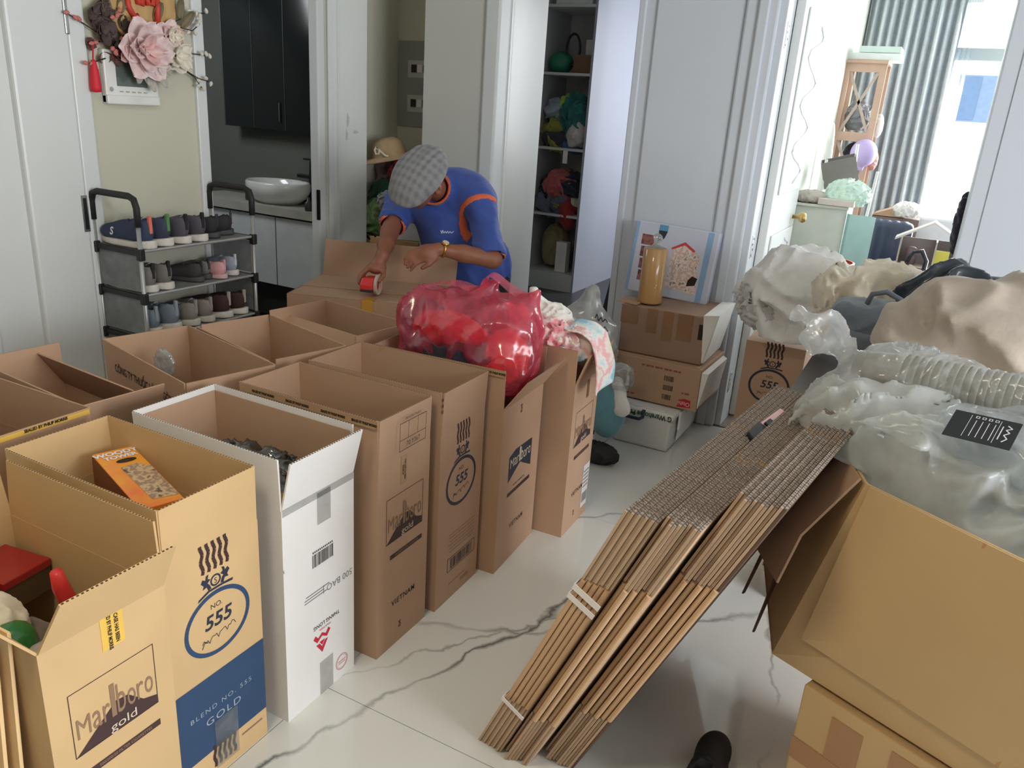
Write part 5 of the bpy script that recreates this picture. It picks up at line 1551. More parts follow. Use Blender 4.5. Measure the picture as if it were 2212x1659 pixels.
# shoe rack along the left wall
def shoe_rack():
    X0, X1, Y0, Y1 = -2.935, -2.672, 2.008, 2.588
    T = thing('shoe_rack', 'grey and black five-tier shoe rack with arched handles against the cream wall', 'rack', ((X0+X1)/2, (Y0+Y1)/2, 0))
    o = Vector(T.location)
    def L(x, y, z): return Vector((x, y, z))-o
    PIPE = mat('silver_pipe', (176, 178, 178), .35, metal=.5); BKP = mat('black_plastic_joint', (34, 34, 36), .45)
    TI = (.855, .680, .503, .328, .150)
    for x in (X0, X1):
        for y in (Y0, Y1):
            MB().tube([L(x, y, 0), L(x, y, .97)], .0085, 10).build('post', PIPE, T, smooth=True)
            for z in TI:
                MB().box(L(x, y, z-.012), (.026, .026, .046)).build('joint', BKP, T, bevel=.005)
    SH = mat('grey_shelf_fabric', (140, 142, 138), .8, .05, 30)
    for z in TI:
        s_ = MB().box(L((X0+X1)/2, (Y0+Y1)/2, z), (X1-X0, Y1-Y0, .004)).build('shelf', SH, T)
        for x in (X0, X1): MB().tube([L(x, Y0, z), L(x, Y1, z)], .006, 8).build('rail', PIPE, T)
        for y in (Y0, Y1): MB().box(L((X0+X1)/2, y, z-.008), (X1-X0, .012, .020)).build('end_bar', BKP, T)
    HN = mat('black_foam_handle', (40, 40, 38), .6)
    for y in (Y0, Y1):
        pts = [L(X0, y, .95), L(X0, y, 1.02), L(X0+.012, y, 1.052), L(X0+.04, y, 1.062), L(X1-.04, y, 1.062), L(X1-.012, y, 1.052), L(X1, y, 1.02), L(X1, y, .95)]
        MB().tube(pts, .013, 10).build('handle', HN, T, smooth=True)
    PAN = film('grey_mesh_panel', (190, 194, 196), .55, .5, .5, .0)
    for y in (Y0+.004, Y1-.004):
        for a, b in zip(TI, TI[1:]):
            MB().b2(tuple(L(X0+.012, y-.001, b+.012)), tuple(L(X1-.012, y+.001, a-.02))).build('side_panel', PAN, T)
shoe_rack()

def shoes():
    # local frame: heel at the origin side +x, toe -x, length .26
    def upper(P):
        d = smin(s_ell(P, (-.19, 0, .045), (.062, .040, .034)), s_ell(P, (-.10, 0, .058), (.085, .036, .045)), .03)
        d = smin(d, s_ell(P, (-.03, 0, .072), (.050, .036, .062)), .03)
        d = np.maximum(d, -s_ell(P, (-.050, 0, .135), (.060, .027, .062)))
        d = np.maximum(d, -s_ell(P, (-.045, 0, .08), (.040, .024, .045)))
        return np.maximum(d, .022-P[..., 2])
    def sole(P):
        w = .036+.008*np.clip((-P[..., 0]-.10)*12, -1, 1)
        q = np.maximum(np.abs(P[..., 1])-w, np.maximum(P[..., 0]-.018-.01*0, -P[..., 0]-.252))
        e = s_ell(P*np.array((1, 1, 0)), (-.115, 0, 0), (.140, .046, 1.0))
        e = smin(e, s_ell(P*np.array((1, 1, 0)), (-.03, 0, 0), (.052, .036, 1.0)), .03)
        top = .026+.012*np.clip((P[..., 0]+.05)*10, 0, 1)
        return np.maximum(e, np.maximum(P[..., 2]-top, -P[..., 2]+.001))
    T0 = bpy.data.objects.new('shoe', None); COL.objects.link(T0)
    base = mat('shoe_grey', (128, 128, 128), .75, .08, 30)
    u = soft('upper', upper, (-.28, -.07, .0), (.05, .07, .15), .0055, base, T0, relax=2)
    s_ = soft('sole', sole, (-.28, -.07, -.005), (.05, .07, .06), .0055, mat('white_sole', (214, 210, 202), .6, .05, 30), T0)
    MB().b2((.008, -.007, .06), (.022, .007, .128)).build('heel_tab', base, u, bevel=.003)
    lc = MB()
    for k in range(4): lc.tube([(-.10-.022*k, -.022, .092-.006*k), (-.10-.022*k, 0, .103-.007*k), (-.10-.022*k, .022, .092-.006*k)], .004, 6)
    lc.build('laces', mat('shoe_laces', (190, 190, 190), .8), u)
    first = [True]
    def put(x, y, z, rz, col, tab, label, grp, sole=(214, 210, 202), size=1.0, lace=(190, 190, 190)):
        t = T0 if first[0] else copy_tree(T0)
        first[0] = False
        t.location = (x, y, z+.004); t.rotation_euler = (0, 0, rz); t.scale = (size,)*3
        tag(t, label, 'shoe', grp)
        def setm(o, m):
            for sl in o.material_slots: sl.link = 'OBJECT'; sl.material = m
        for c in t.children:
            if c.name.startswith('upper'):
                setm(c, mat('shoe_%d_%d_%d' % col, col, .75, .08, 30))
                for d_ in c.children: setm(d_, mat('shoe_%d_%d_%d' % tab, tab, .75, .08, 30) if d_.name.startswith('heel') else mat('shoe_%d_%d_%d' % lace, lace, .8))
            elif c.name.startswith('sole'): setm(c, mat('sole_%d_%d_%d' % sole, sole, .6, .05, 30))
        return t
    XF = -2.70
    B = 'pair of grey black-tabbed trainers'
    blue = put(-2.69, 2.062, .855, .04, (58, 68, 96), (226, 120, 100), 'blue trainer with orange lining at the near end of the top rack tier', None, lace=(58, 68, 96))
    put(XF, 2.150, .855, .12, (60, 66, 88), (90, 140, 80), 'blue and green trainer with green heel tab on the top tier', None)
    put(XF, 2.240, .855, .05, (84, 80, 90), (36, 36, 40), 'grey trainer with a black heel tab on the top tier', B, size=.95)
    put(XF, 2.325, .855, -.02, (84, 80, 90), (36, 36, 40), 'grey trainer with a black heel tab on the top tier', B, size=.95)
    put(-2.73, 2.425, .855, .5, (46, 44, 48), (60, 60, 64), 'black strapped sandal on the top tier of the rack', 'black sandals', sole=(70, 70, 74), size=.8, lace=(46, 44, 48))
    put(-2.76, 2.530, .855, .9, (46, 44, 48), (60, 60, 64), 'black strapped sandal on the top tier of the rack', 'black sandals', sole=(70, 70, 74), size=.75, lace=(46, 44, 48))
    B = 'pair of grey trainers on the middle tier'
    put(XF, 2.065, .680, .08, (120, 116, 112), (40, 38, 38), 'grey trainer with black collar on the middle tier', B, size=.92)
    put(XF, 2.140, .680, .02, (120, 116, 112), (40, 38, 38), 'grey trainer with black collar on the middle tier', B, size=.92)
    put(-2.72, 2.320, .680, .3, (70, 68, 70), (50, 48, 50), 'small dark grey sandal on the middle tier', 'small grey sandals', sole=(80, 78, 78), size=.7, lace=(70, 68, 70))
    put(-2.74, 2.380, .680, .0, (120, 118, 118), (60, 58, 60), 'small dark grey sandal on the middle tier', 'small grey sandals', sole=(80, 78, 78), size=.7, lace=(70, 68, 70))
    put(-2.70, 2.430, .680, .2, (222, 168, 174), (222, 168, 174), 'pink children\'s shoe on the middle tier', None, sole=(216, 180, 182), size=.66, lace=(214, 160, 166))
    put(-2.72, 2.510, .680, .0, (156, 166, 182), (200, 204, 208), 'pale blue children\'s shoe at the end of the middle tier', None, size=.76)
    put(XF, 2.065, .503, .0, (120, 134, 148), (150, 160, 170), 'faded blue trainer on the third tier', 'pair of faded blue trainers', size=.95)
    put(XF, 2.160, .503, .05, (120, 134, 148), (150, 160, 170), 'faded blue trainer on the third tier', 'pair of faded blue trainers', size=1.0)
    put(XF, 2.260, .503, .15, (146, 140, 134), (160, 156, 150), 'pale grey shoe with a high heel tab on the third tier', 'pair of pale grey shoes', size=.88)
    put(XF, 2.340, .503, .15, (146, 140, 134), (160, 156, 150), 'pale grey shoe with a high heel tab on the third tier', 'pair of pale grey shoes', size=.88)
    put(-2.70, 2.440, .503, .3, (70, 50, 48), (190, 180, 170), 'dark maroon trainer with a white sole on the third tier', 'pair of dark maroon trainers', sole=(228, 226, 222), size=.92, lace=(60, 40, 38))
    put(-2.70, 2.530, .503, .3, (70, 50, 48), (190, 180, 170), 'dark maroon trainer with a white sole on the third tier', 'pair of dark maroon trainers', sole=(228, 226, 222), size=.88, lace=(60, 40, 38))
    put(-.20, 1.395, -.004, -math.pi/2, (24, 23, 24), (30, 30, 32), 'black shoe on the marble floor beside the foot of the bundle', None, sole=(34, 33, 34), size=1.02, lace=(26, 26, 28))
    p = Print(fr((-.150, -.041, .055), (1, 0, 0), (0, .25, 1)), .002); p.text('S', 0, 0, .042, bold=.001); p.build('lettering', WP, blue)
shoes()

# bathroom: mirror cabinet, vanity with basin and tap
CABG = mat('black_glass', (36, 40, 40), .12, .05, 4)
mc = thing('mirror_cabinet', 'dark glass bathroom wall cabinet with a lit metal edge', 'cabinet', (-3.79, 3.90, 1.25))
MB().b2((-.37, -.06, 0), (.58, .06, 1.1)).build('body', CABG, mc)
for x in (-.12, .14, .40): MB().b2((x-.002, -.0625, .0), (x+.002, -.0600, 1.1)).build('door_gap', mat('dim_gap', (70, 74, 74), .4), mc)
MB().b2((-.378, -.062, 0), (-.370, -.05, 1.1)).build('edge_profile', STEEL, mc)
MB().b2((.10, -.075, .05), (.108, -.062, .16)).build('handle', STEEL, mc)
vn = thing('vanity_unit', 'white wall-hung bathroom vanity with stone top', 'cabinet', (-3.75, 3.79, .33))
VW = mat('white_vanity', (214, 218, 220), .35)
MB().b2((-.55, -.165, 0), (.55, .16, .42)).build('body', VW, vn)
MB().b2((-.58, -.19, .435), (.55, .16, .485)).build('worktop', mat('grey_stone_top', (176, 176, 166), .35, .1, 12), vn)
for x in (-.18, .2): MB().b2((x-.002, -.167, .0), (x+.002, -.1645, .42)).build('door_gap', mat('dim_gap', (70, 74, 74), .4), vn)
bs = thing('basin', 'oval white ceramic basin on the vanity top', 'basin', (-3.66, 3.77, .815))
MB().lathe([(.0, .0), (.14, .0), (.20, .04), (.225, .085), (.225, .125), (.215, .135), (.205, .13), (.195, .09), (.16, .04), (.0, .03)], 40, Matrix.Diagonal((1.0, .72, 1, 1)), cap=False).build('bowl', mat('white_ceramic', (226, 228, 226), .12, coat=.3), bs, smooth=True)
fc = thing('tap', 'tall black tap behind the white basin', 'tap', (-3.47, 3.90, .815))
MB().hexa([(-.04, -.03, 0), (.035, -.03, 0), (.035, .03, 0), (-.04, .03, 0)], [(-.03, -.02, .27), (.02, -.02, .27), (.02, .02, .27), (-.03, .02, .27)]).build('body', BLACKMET, fc, bevel=.004)
MB().b2((-.14, -.016, .155), (-.02, .016, .180)).build('spout', BLACKMET, fc, bevel=.004)
MB().b2((-.09, -.012, .268), (.02, .012, .280)).build('lever', BLACKMET, fc, bevel=.003)
for x, y, h, lab in ((-3.86, 3.72, .08, 'small clear bottle at the end of the vanity top'), (-3.30, 3.645, .05, 'dark soap tray on the vanity edge')):
    o = MB().lathe([(.022, 0), (.024, .01), (.022, h), (.010, h+.008), (.010, h+.03), (.0, h+.03)], 14).build('bottle', mat('dark_bottle', (60, 62, 64), .3), None, smooth=True); o.location = (x, y, .815); tag(o, lab, 'bottle')
area_light('bathroom_fill_light', (-4.2, 2.75, 2.1), (-3.7, 3.8, .7), .4, .5, 7.5, (.95, .98, 1.0))  # added fill lamp to lift the dark bathroom; no window there
# ------------------------------------------------------------------ niche with its heap, and the closet room
fb = thing('fuse_box', 'flush grey fuse box door with two switch windows in the niche', 'fuse box', (-2.98, 4.3, 1.32))
MB().b2((-.155, -.008, 0), (.30, 0, .50)).build('door', mat('grey_panel_metal', (150, 150, 144), .4), fb, bevel=.003)
for z in (.09, .29):
    w_ = MB().b2((-.08, -.011, z), (.26, -.008, z+.10)).build('switch_window', mat('smoky_window', (190, 190, 184), .2), fb)
    for k in range(6): MB().b2((-.05+.045*k, -.018, z+.03), (-.015+.045*k, -.011, z+.075)).build('switch', mat('breaker_white', (226, 226, 222), .4) if k % 2 else BLACKMET, w_)
st = thing('wooden_stool', 'light wooden bench in the niche under the heap of bags', 'stool', (-2.88, 3.98, 0))
OAK = mat('light_oak', (206, 162, 112), .5, .08, 6, stretch=(1, 6, 6))
MB().b2((-.235, -.14, .645), (.235, .15, .69)).build('seat', OAK, st, bevel=.004)
for x in (-.215, .215):
    for y in (-.12, .13): MB().b2((x-.02, y-.02, 0), (x+.02, y+.02, .645)).build('leg', OAK, st)
db = heap('dinosaur_bag', (-2.97, 3.92, .785), (.14, .10, .13), blotch('green_dino_print', [(92, 124, 66), (70, 104, 60), (112, 132, 74), (50, 74, 44)], 14), 121, .12, label='green dinosaur bag with white felt spikes on the bench', cat='bag')
for k in range(4):
    o = MB().prism([(0, 0), (.03, .012), (0, .03)], -.004, .004).build('felt_spike', WHITEC, db); o.location = (-.135, -.05, -.08+.055*k); o.rotation_euler = (math.pi/2, 0, math.pi)
heap('green_jacket', (-2.99, 4.03, .90), (.14, .10, .12), cloth('dark_green_cloth', (34, 78, 56)), 122, .25, label='dark green jacket behind the dinosaur bag', cat='clothing')
heap('grey_knit', (-2.87, 3.88, .90), (.085, .06, .06), GREYC, 123, .35, label='grey striped knit on top of the dinosaur bag', cat='clothing', flat=False)
heap('white_shirt', (-2.78, 3.97, .93), (.06, .06, .11), WHITEC, 124, .2, label='white shirt tucked behind the grey knit', cat='clothing', flat=False)
heap('red_bag', (-2.86, 4.02, 1.06), (.12, .08, .085), cloth('dark_red_cloth', (178, 44, 48)), 125, .22, label='red bag under the straw hat', cat='bag', flat=False)
heap('mauve_bag', (-3.05, 4.12, 1.04), (.10, .09, .15), cloth('mauve_cloth', (150, 128, 128)), 126, .15, label='mauve bag leaning on the niche wall', cat='bag')
ht = thing('sun_hat', 'tan sun hat with a cream loop on top of the niche heap', 'hat', (-2.95, 3.97, 1.15), 0, rot=(.10, -.22, .2))
TANH = mat('tan_straw', (178, 152, 116), .8, .08, 40)
MB().lathe([(.19, -.012), (.16, .004), (.105, .010), (.10, .04), (.085, .085), (.05, .108), (.0, .112)], 36, Matrix.Diagonal((1, .85, 1, 1)), cap=False).build('hat', TANH, ht, smooth=True, solid=.004)
MB().tube([(-.02, -.105, .075), (-.035, -.11, .06), (-.03, -.115, .035), (-.01, -.118, .035), (.0, -.115, .055), (-.02, -.108, .072), (.03, -.122, .02), (.05, -.125, .014)], .006, 6).build('loop', CREAMC, ht, smooth=True)
wbx = thing('white_carton', 'open white box on the bench beside the man', 'box', (-2.72, 3.93, .692), .3)
mbx = MB(); 
for lo, hi in (((-.10, -.06, 0), (.10, -.056, .12)), ((-.10, .056, 0), (.10, .06, .12)), ((-.10, -.056, 0), (-.096, .056, .12)), ((.096, -.056, 0), (.10, .056, .12)), ((-.096, -.056, 0), (.096, .056, .004))): mbx.b2(lo, hi)
mbx.build('body', mat('white_paper', (232, 230, 226), .6), wbx)
heap('dark_socks', (-2.72, 3.93, .80), (.07, .04, .04), NAVY, 127, .3, label='dark socks filling the open white box', cat='clothing')
cc = MB()
for k in range(5):
    cc = MB(); pts = [(math.cos(t)*(.11-.008*k), math.sin(t)*.05, .03*math.sin(t*2+k)) for t in [2*math.pi*i/24 for i in range(24)]]
    cc.tube(pts, .008, 6, closed=True)
    o = cc.build('cable_coil', BLACKMET, None, smooth=True); o.location = (-3.02+.01*k, 3.80+.004*k, .56+.022*k); o.rotation_euler = (.6, .25*k-.3, .1)
    tag(o, 'black cable loop coiled at the left end of the bench', 'cable', 'black cable loops')
heap('shoe_pile', (-3.03, 3.82, .27), (.10, .07, .30), NAVY, 128, .15, label='dark bags piled on the floor below the cable loops', cat='bag')
heap('dark_clutter', (-2.83, 4.03, .2), (.12, .10, .22), mat('black_nylon', (36, 36, 38), .6), 129, .2, label='black sack under the wooden bench', cat='bag')

# closet room: door leaf, wardrobe, dark bed
GREYW = mat('grey_white_melamine', (204, 206, 206), .4, .02, 3)
cd = MB().b2((0, -.02, 0.01), (.80, .02, 2.18)).build('door_2', mat('grey_white_door', (212, 212, 206), .4, .02, 3)); struct(cd)
cd.location = (-2.185, 3.95, 0); cd.rotation_euler = (0, 0, math.radians(103))
MB().b2((.03, .0205, .90), (.05, .026, 1.06)).build('latch', BLACKMET, cd)
wd = thing('wardrobe', 'tall grey-white open-shelf end of a wardrobe in the next room', 'wardrobe', (-2.87, 6.17, 0))
MB().b2((-.24, 0, 0), (-.22, .55, 2.6)).build('side_panel', GREYW, wd)
MB().b2((.22, 0, 0), (.24, 2.0, 2.6)).build('side_panel', mat('lilac_white_melamine', (162, 166, 178), .4, .02, 3), wd)
MB().b2((-.22, .53, 0), (.22, .55, 2.6)).build('back_panel', GREYW, wd)
for z in (.13, .63, 1.17, 1.75, 2.25): MB().b2((-.22, 0.0, z), (.22, .53, z+.02)).build('shelf', GREYW, wd)
MB().b2((-.22, .0, 0), (.22, .02, .13)).build('plinth', GREYW, wd)
def C(n, rgb): return cloth(n, rgb)
items = [  # x, z, rx, rz, colour, label
    (-.10, 1.27, .10, .06, (60, 58, 70), 'dark folded clothes at the bottom left of the upper wardrobe shelf'),
    (-.14, 1.48, .09, .07, (160, 176, 190), 'pale blue shirt on the upper wardrobe shelf'),
    (-.02, 1.46, .07, .11, (170, 214, 70), 'lime green top spilling down the upper wardrobe shelf'),
    (.11, 1.45, .11, .13, (44, 110, 110), 'large teal bag on the upper wardrobe shelf'),
    (-.10, 1.30, .08, .11, (150, 148, 60), 'olive yellow shirt hanging off the upper wardrobe shelf'),
    (.03, 1.27, .05, .09, (84, 116, 156), 'denim blue cloth between olive shirt and white bag'),
    (.14, 1.31, .08, .09, (200, 194, 190), 'white patterned bag on the upper wardrobe shelf'),
    (.10, 1.21, .10, .05, (70, 96, 130), 'blue trousers folded at the shelf edge'),
    (-.13, .86, .08, .08, (34, 30, 38), 'black jumper at the left of the lower clothes shelf'),
    (-.01, .87, .09, .10, (190, 100, 100), 'salmon red shirt heaped on the lower clothes shelf'),
    (.12, .87, .10, .09, (40, 50, 66), 'navy coat heaped on the lower clothes shelf'),
    (.05, .93, .06, .06, (150, 122, 92), 'tan scarf on top of the lower heap'),
    (-.06, .73, .12, .09, (104, 110, 130), 'grey blue jeans bunched at the front of the lower shelf'),
    (-.02, .74, .05, .05, (150, 164, 96), 'small sage green sock roll among the jeans'),
    (.12, .76, .08, .08, (216, 208, 196), 'white blouse crumpled on the lower shelf'),
    (.13, .66, .05, .11, (150, 40, 46), 'red cloth hanging off the lower shelf'),
    (-.16, .70, .06, .08, (56, 62, 84), 'dark blue cloth at the end of the lower shelf'),
]
for i, (x, z, rx, rz_, col, lab) in enumerate(items):
    heap('folded_clothes', (-2.87+x*.75, 6.17+.13+.03*(i % 3), z), (min(rx*1.5, .20-abs(x*.75)), .12, rz_*1.25), C('ward_%d_%d_%d' % col, col), 140+i, .38, freq=6, h=.010, label=lab, cat='clothing', flat=False)
heap('beige_bag', (-2.93, 6.40, .34), (.12, .12, .20), C('khaki_cloth', (150, 136, 104)), 160, .15, h=.012, label='khaki bag standing at the bottom of the wardrobe', cat='bag')
o = MB().b2((-.05, -.04, 0), (.05, .04, .26)).build('white_box', mat('white_paper', (232, 230, 226), .6), None, bevel=.003); o.location = (-2.79, 6.26, .152); tag(o, 'narrow white box on the bottom wardrobe shelf', 'box')
heap('dark_bag', (-2.71, 6.42, .28), (.06, .10, .13), NAVY, 161, .15, h=.012, label='dark bag at the right of the bottom wardrobe shelf', cat='bag')
heap('green_ball', (-2.98, 6.33, 1.85), (.10, .10, .09), mat('green_gloss2', (44, 120, 92), .4), 162, .03, h=.012, label='green ball on the top wardrobe shelf', cat='ball')
o = MB().b2((-.08, -.06, 0), (.08, .06, .14)).build('brown_box', mat('brown_box', (120, 92, 70), .6), None); o.location = (-2.76, 6.32, 1.772); tag(o, 'brown box beside the green ball', 'box')
o = MB().b2((-.05, -.05, 0), (.05, .05, .12)).build('white_box', mat('white_paper', (232, 230, 226), .6), None); o.location = (-2.74, 6.42, 1.913); tag(o, 'white box on top of the brown box in the wardrobe', 'box')
o = MB().tube([(0.06*math.cos(t), 0, .12*math.sin(t)) for t in [2*math.pi*i/18 for i in range(18)]], .010, 6, closed=True).build('headphones', BLACKMET, None, smooth=True); o.location = (-2.87, 6.30, 1.95); tag(o, 'black headphone loop standing behind the green ball', 'headphones')
o = MB().b2((-.16, -.1, 0), (.16, .1, .14)).build('white_crate', mat('white_plastic', (230, 232, 228), .35), None, bevel=.01); o.location = (-2.87, 6.34, 2.272); tag(o, 'white crate at the top of the wardrobe', 'box')
o = MB().b2((-.02, -.003, 0), (.02, .003, .10)).build('paper_tag', mat('white_paper', (232, 230, 226), .6), None); o.location = (-2.80, 6.163, 1.07); tag(o, 'white paper tag hanging from the wardrobe shelf', 'tag')
# dark upholstered bed side with laundry seen past the wardrobe
bd = thing('dark_bed', 'dark grey upholstered bed end leaning out behind the white wall', 'bed', (-1.70, 5.2, 0))
MB().hexa([(-.20, -.30, 0), (.35, -.30, 0), (.35, .8, 0), (-.20, .8, 0)], [(-.10, -.30, .62), (.35, -.30, .66), (.35, .8, .66), (-.10, .8, .62)]).build('base', mat('charcoal_upholstery', (52, 52, 56), .7), bd, bevel=.02)
MB().b2((-.08, -.28, .66), (.35, .8, .72)).build('mattress', mat('white_sheet', (222, 222, 226), .7), bd, bevel=.01)
heap('laundry', (-1.72, 5.15, .80), (.12, .14, .11), cloth('mauve_print', (170, 140, 142)), 171, .3, h=.012, label='mauve laundry on the dark bed', cat='clothing')
heap('laundry', (-1.74, 5.25, .98), (.11, .14, .10), WHITEC, 172, .3, h=.012, label='white laundry above the mauve pile on the bed', cat='clothing', flat=False)
heap('pink_bag', (-1.75, 5.35, 1.13), (.09, .10, .11), mat('pink_bag', (236, 110, 150), .4), 173, .3, h=.012, label='pink plastic bag on top of the laundry', cat='bag', flat=False)
mp = MB().grid(lambda u, v: (-2.14+.14*u, 6.6+.03*math.sin(u*14), 1.1+1.6*v), 22, 2).build('grey_curtain', cloth('grey_purple_curtain', (140, 136, 148)), None, smooth=True, solid=.004); tag(mp, 'grey purple curtain strip beside the wardrobe', 'curtain')
area_light('closet_window_light', (-1.2, 7.4, 1.7), (-2.9, 5.6, .9), 1.2, 1.5, 55, (.92, .95, 1.0))
# ------------------------------------------------------------------ bedroom beyond the doorway
BD = thing('bedroom_door', 'white carved bedroom door standing open edge-on with a brass knob', 'door', (-.715, 4.04, 0), math.radians(90))
MB().b2((0, 0, .01), (.76, .04, 2.2)).build('leaf', TRIM, BD, bevel=.003)
for z0, z1 in ((.25, .95), (1.15, 2.0)):
    pnl = MB().b2((.10, -.010, z0), (.70, 0, z1)).build('carved_panel', TRIM, BD, bevel=.006)
    pts = [(.40+.18*math.sin(i*.9), -.010, z0+.05+(z1-z0-.1)*i/24) for i in range(25)]
    MB().tube(pts, .007, 6).build('carving', TRIM, pnl, smooth=True)
BRASS = mat('brass', (196, 168, 110), .3, metal=1.0)
MB().lathe([(.012, 0), (.012, .03), (.026, .04), (.030, .058), (.022, .072), (.0, .075)], 18, Matrix.Translation((.69, 0, 1.0)) @ Matrix.Rotation(math.pi/2, 4, 'X')).build('knob', BRASS, BD, smooth=True)
# curtain
CUR = cloth('grey_blue_curtain', (206, 214, 220))
cu = MB().grid(lambda u, v: (-.755+.64*u-.03*v*u, 6.88+.045*math.sin(u*62+.6*math.sin(v*3))+.012*math.sin(u*23), .45+2.15*v), 150, 10).build('curtain', CUR, None, smooth=True, solid=.004)
tag(cu, 'grey blue pleated curtain drawn beside the bedroom window', 'curtain')
cu2 = MB().grid(lambda u, v: (-.13+.10*u, 6.93+.02*math.sin(u*20), .3+2.2*v), 20, 4).build('sheer_curtain', film('sheer', (226, 232, 236), .5, .6, .6, 0), None, smooth=True)
tag(cu2, 'thin white sheer curtain at the edge of the bedroom window', 'curtain')
# tall wooden tower shelf with X braces
tw = thing('tower_shelf', 'tall wooden tower shelf with crossed side braces against the bedroom wall', 'shelf', (-.64, 6.32, 0))
WD = mat('salmon_wood', (198, 166, 146), .5, .06, 6, stretch=(4, 4, 1))
for x in (-.115, .115):
    for y in (-.12, .16): MB().b2((x-.022, y-.012, 0), (x+.022, y+.012, 1.93)).build('post', WD, tw)
for z in (.45, .98, 1.43, 1.88):
    MB().b2((-.095, -.13, z), (.095, .17, z+.03)).build('shelf_board', WD, tw)
    MB().b2((-.093, -.132, z-.02), (.093, -.110, z+.04)).build('rail', WD, tw)
for z0, z1 in ((1.04, 1.41), (1.47, 1.86), (.50, .96)):
    for a, b in (((-.09, z0), (.09, z1)), ((.09, z0), (-.09, z1))):
        d = MB(); d.hexa([(a[0]-.010, -.124, a[1]), (a[0]+.010, -.124, a[1]), (a[0]+.010, -.116, a[1]), (a[0]-.010, -.116, a[1])], [(b[0]-.010, -.124, b[1]), (b[0]+.010, -.124, b[1]), (b[0]+.010, -.116, b[1]), (b[0]-.010, -.116, b[1])]); d.build('brace', mat('grey_brace', (186, 170, 156), .5), tw)
MB().b2((-.14, -.15, 1.915), (.14, .18, 1.935)).build('shelf_board', WD, tw)
for dx, z, w, h, lab, col in ((0, 1.937, .34, .045, 'long white box lying on top of the tower shelf', (226, 232, 230)), (.03, 1.984, .26, .04, 'pale green tray on top of the long white box', (206, 222, 218))):
    o = MB().b2((-w/2, -.13, 0), (w/2, .13, h)).build('flat_box', mat('tone_%d' % col[0], col, .5), None, bevel=.004); o.location = (-.60+dx, 6.33, z); tag(o, lab, 'box')
heap('grey_cloths', (-.64, 6.33, 1.57), (.075, .11, .11), GREYC, 181, .3, label='grey cloths stuffed in the upper compartment of the tower shelf', cat='clothing')
heap('dark_box', (-.63, 6.36, 1.28), (.07, .10, .12), mat('dark_navy_box', (48, 54, 70), .5), 182, .08, label='dark navy bag in the middle compartment of the tower shelf', cat='bag')
o = MB().b2((-.05, -.1, 0), (.05, .1, .20)).build('tan_box', mat('tan_box', (226, 196, 158), .6), None); o.location = (-.68, 6.30, 1.015); tag(o, 'tan box in the middle compartment of the tower shelf', 'box')
heap('pink_doll', (-.48, 6.25, 1.29), (.035, .04, .07), mat('pink_doll', (206, 150, 140), .6), 183, .2, label='small pink doll hanging beside the tower shelf', cat='toy', flat=False)
heap('white_toy', (-.49, 6.27, 1.52), (.03, .04, .08), WHITEC, 184, .2, label='small white toy hanging high on the tower shelf', cat='toy', flat=False)
bl_ = soft('lilac_balloon', lambda P: smin(s_ell(P, (0, 0, 0), (.088, .088, .092)), s_cone(P, (0, 0, -.08), (0, 0, -.105), .012, .02), .015), (-.12, -.12, -.14), (.12, .12, .12), .012, mat('lilac_rubber', (186, 168, 216), .35, .03, 6), loc=(-.535, 6.12, 1.338))
tag(bl_, 'lilac balloon in front of the tower shelf', 'balloon')
# cream cabinet with green side and things on it
cbn = thing('cream_cabinet', 'cream cabinet with a mint green open door in the bedroom', 'cabinet', (-.60, 5.05, 0))
MB().b2((-.155, 0, 0), (.135, .34, 1.04)).build('body', mat('cream_lacquer', (226, 230, 218), .4), cbn, bevel=.004)
MB().hexa([(.14, -.02, .30), (.155, -.02, .30), (.285, .16, .30), (.27, .17, .30)], [(.14, -.02, 1.02), (.155, -.02, 1.02), (.285, .16, 1.00), (.27, .17, 1.00)]).build('green_door', mat('mint_lacquer', (158, 192, 186), .4), cbn)
MB().b2((-.165, -.01, 0), (-.155, .34, 1.05)).build('dark_edge', mat('dark_edge', (70, 66, 66), .5), cbn)
MB().b2((-.16, -.02, 1.04), (.14, .345, 1.055)).build('top', mat('cream_lacquer', (226, 230, 218), .4), cbn)
heap('newspapers', (-.69, 5.14, 1.085), (.095, .12, .04), mat('newspaper', (186, 178, 168), .7, .15, 20), 185, .3, label='crumpled newspapers on the cream cabinet', cat='paper')
heap('green_bag', (-.49, 5.15, 1.12), (.12, .12, .08), film('mint_film', (224, 240, 232), .7, .3, .5, .04), 186, .3, label='mint plastic bag on the cream cabinet', cat='bag')
o = MB().b2((-.10, -.05, 0), (.10, .05, .035)).build('pale_box', mat('pale_pink_box', (226, 214, 206), .5), None, bevel=.003); o.location = (-.53, 5.06, 1.058); o.rotation_euler = (0, 0, -.05); tag(o, 'flat pale pink box at the front of the cream cabinet', 'box')
ob = thing('tilted_open_box', 'grey open box tilted on top of the cabinet between white rods', 'box', (-.565, 5.42, 1.16), 0, rot=(.15, -.30, .1))
m_ = MB()
for lo, hi in (((-.10, -.06, 0), (.10, -.055, .16)), ((-.10, .055, 0), (.10, .06, .16)), ((-.10, -.055, 0), (-.095, .055, .16)), ((.095, -.055, 0), (.10, .055, .16)), ((-.095, -.055, 0), (.095, .055, .005))): m_.b2(lo, hi)
m_.build('body', mat('grey_card', (136, 130, 126), .6), ob)
for k, (a, b) in enumerate((((-.66, 5.35, .9), (-.67, 5.35, 1.30)), ((-.45, 5.2, .6), (-.52, 5.45, 1.40)), ((-.40, 5.5, .7), (-.38, 5.5, 1.25)))):
    o = MB().tube([a, b], .009, 8).build('white_rod', mat('white_steel', (232, 234, 236), .35), None, smooth=True); tag(o, 'thin white rod leaning beside the tilted grey box', 'rod', 'white rods')
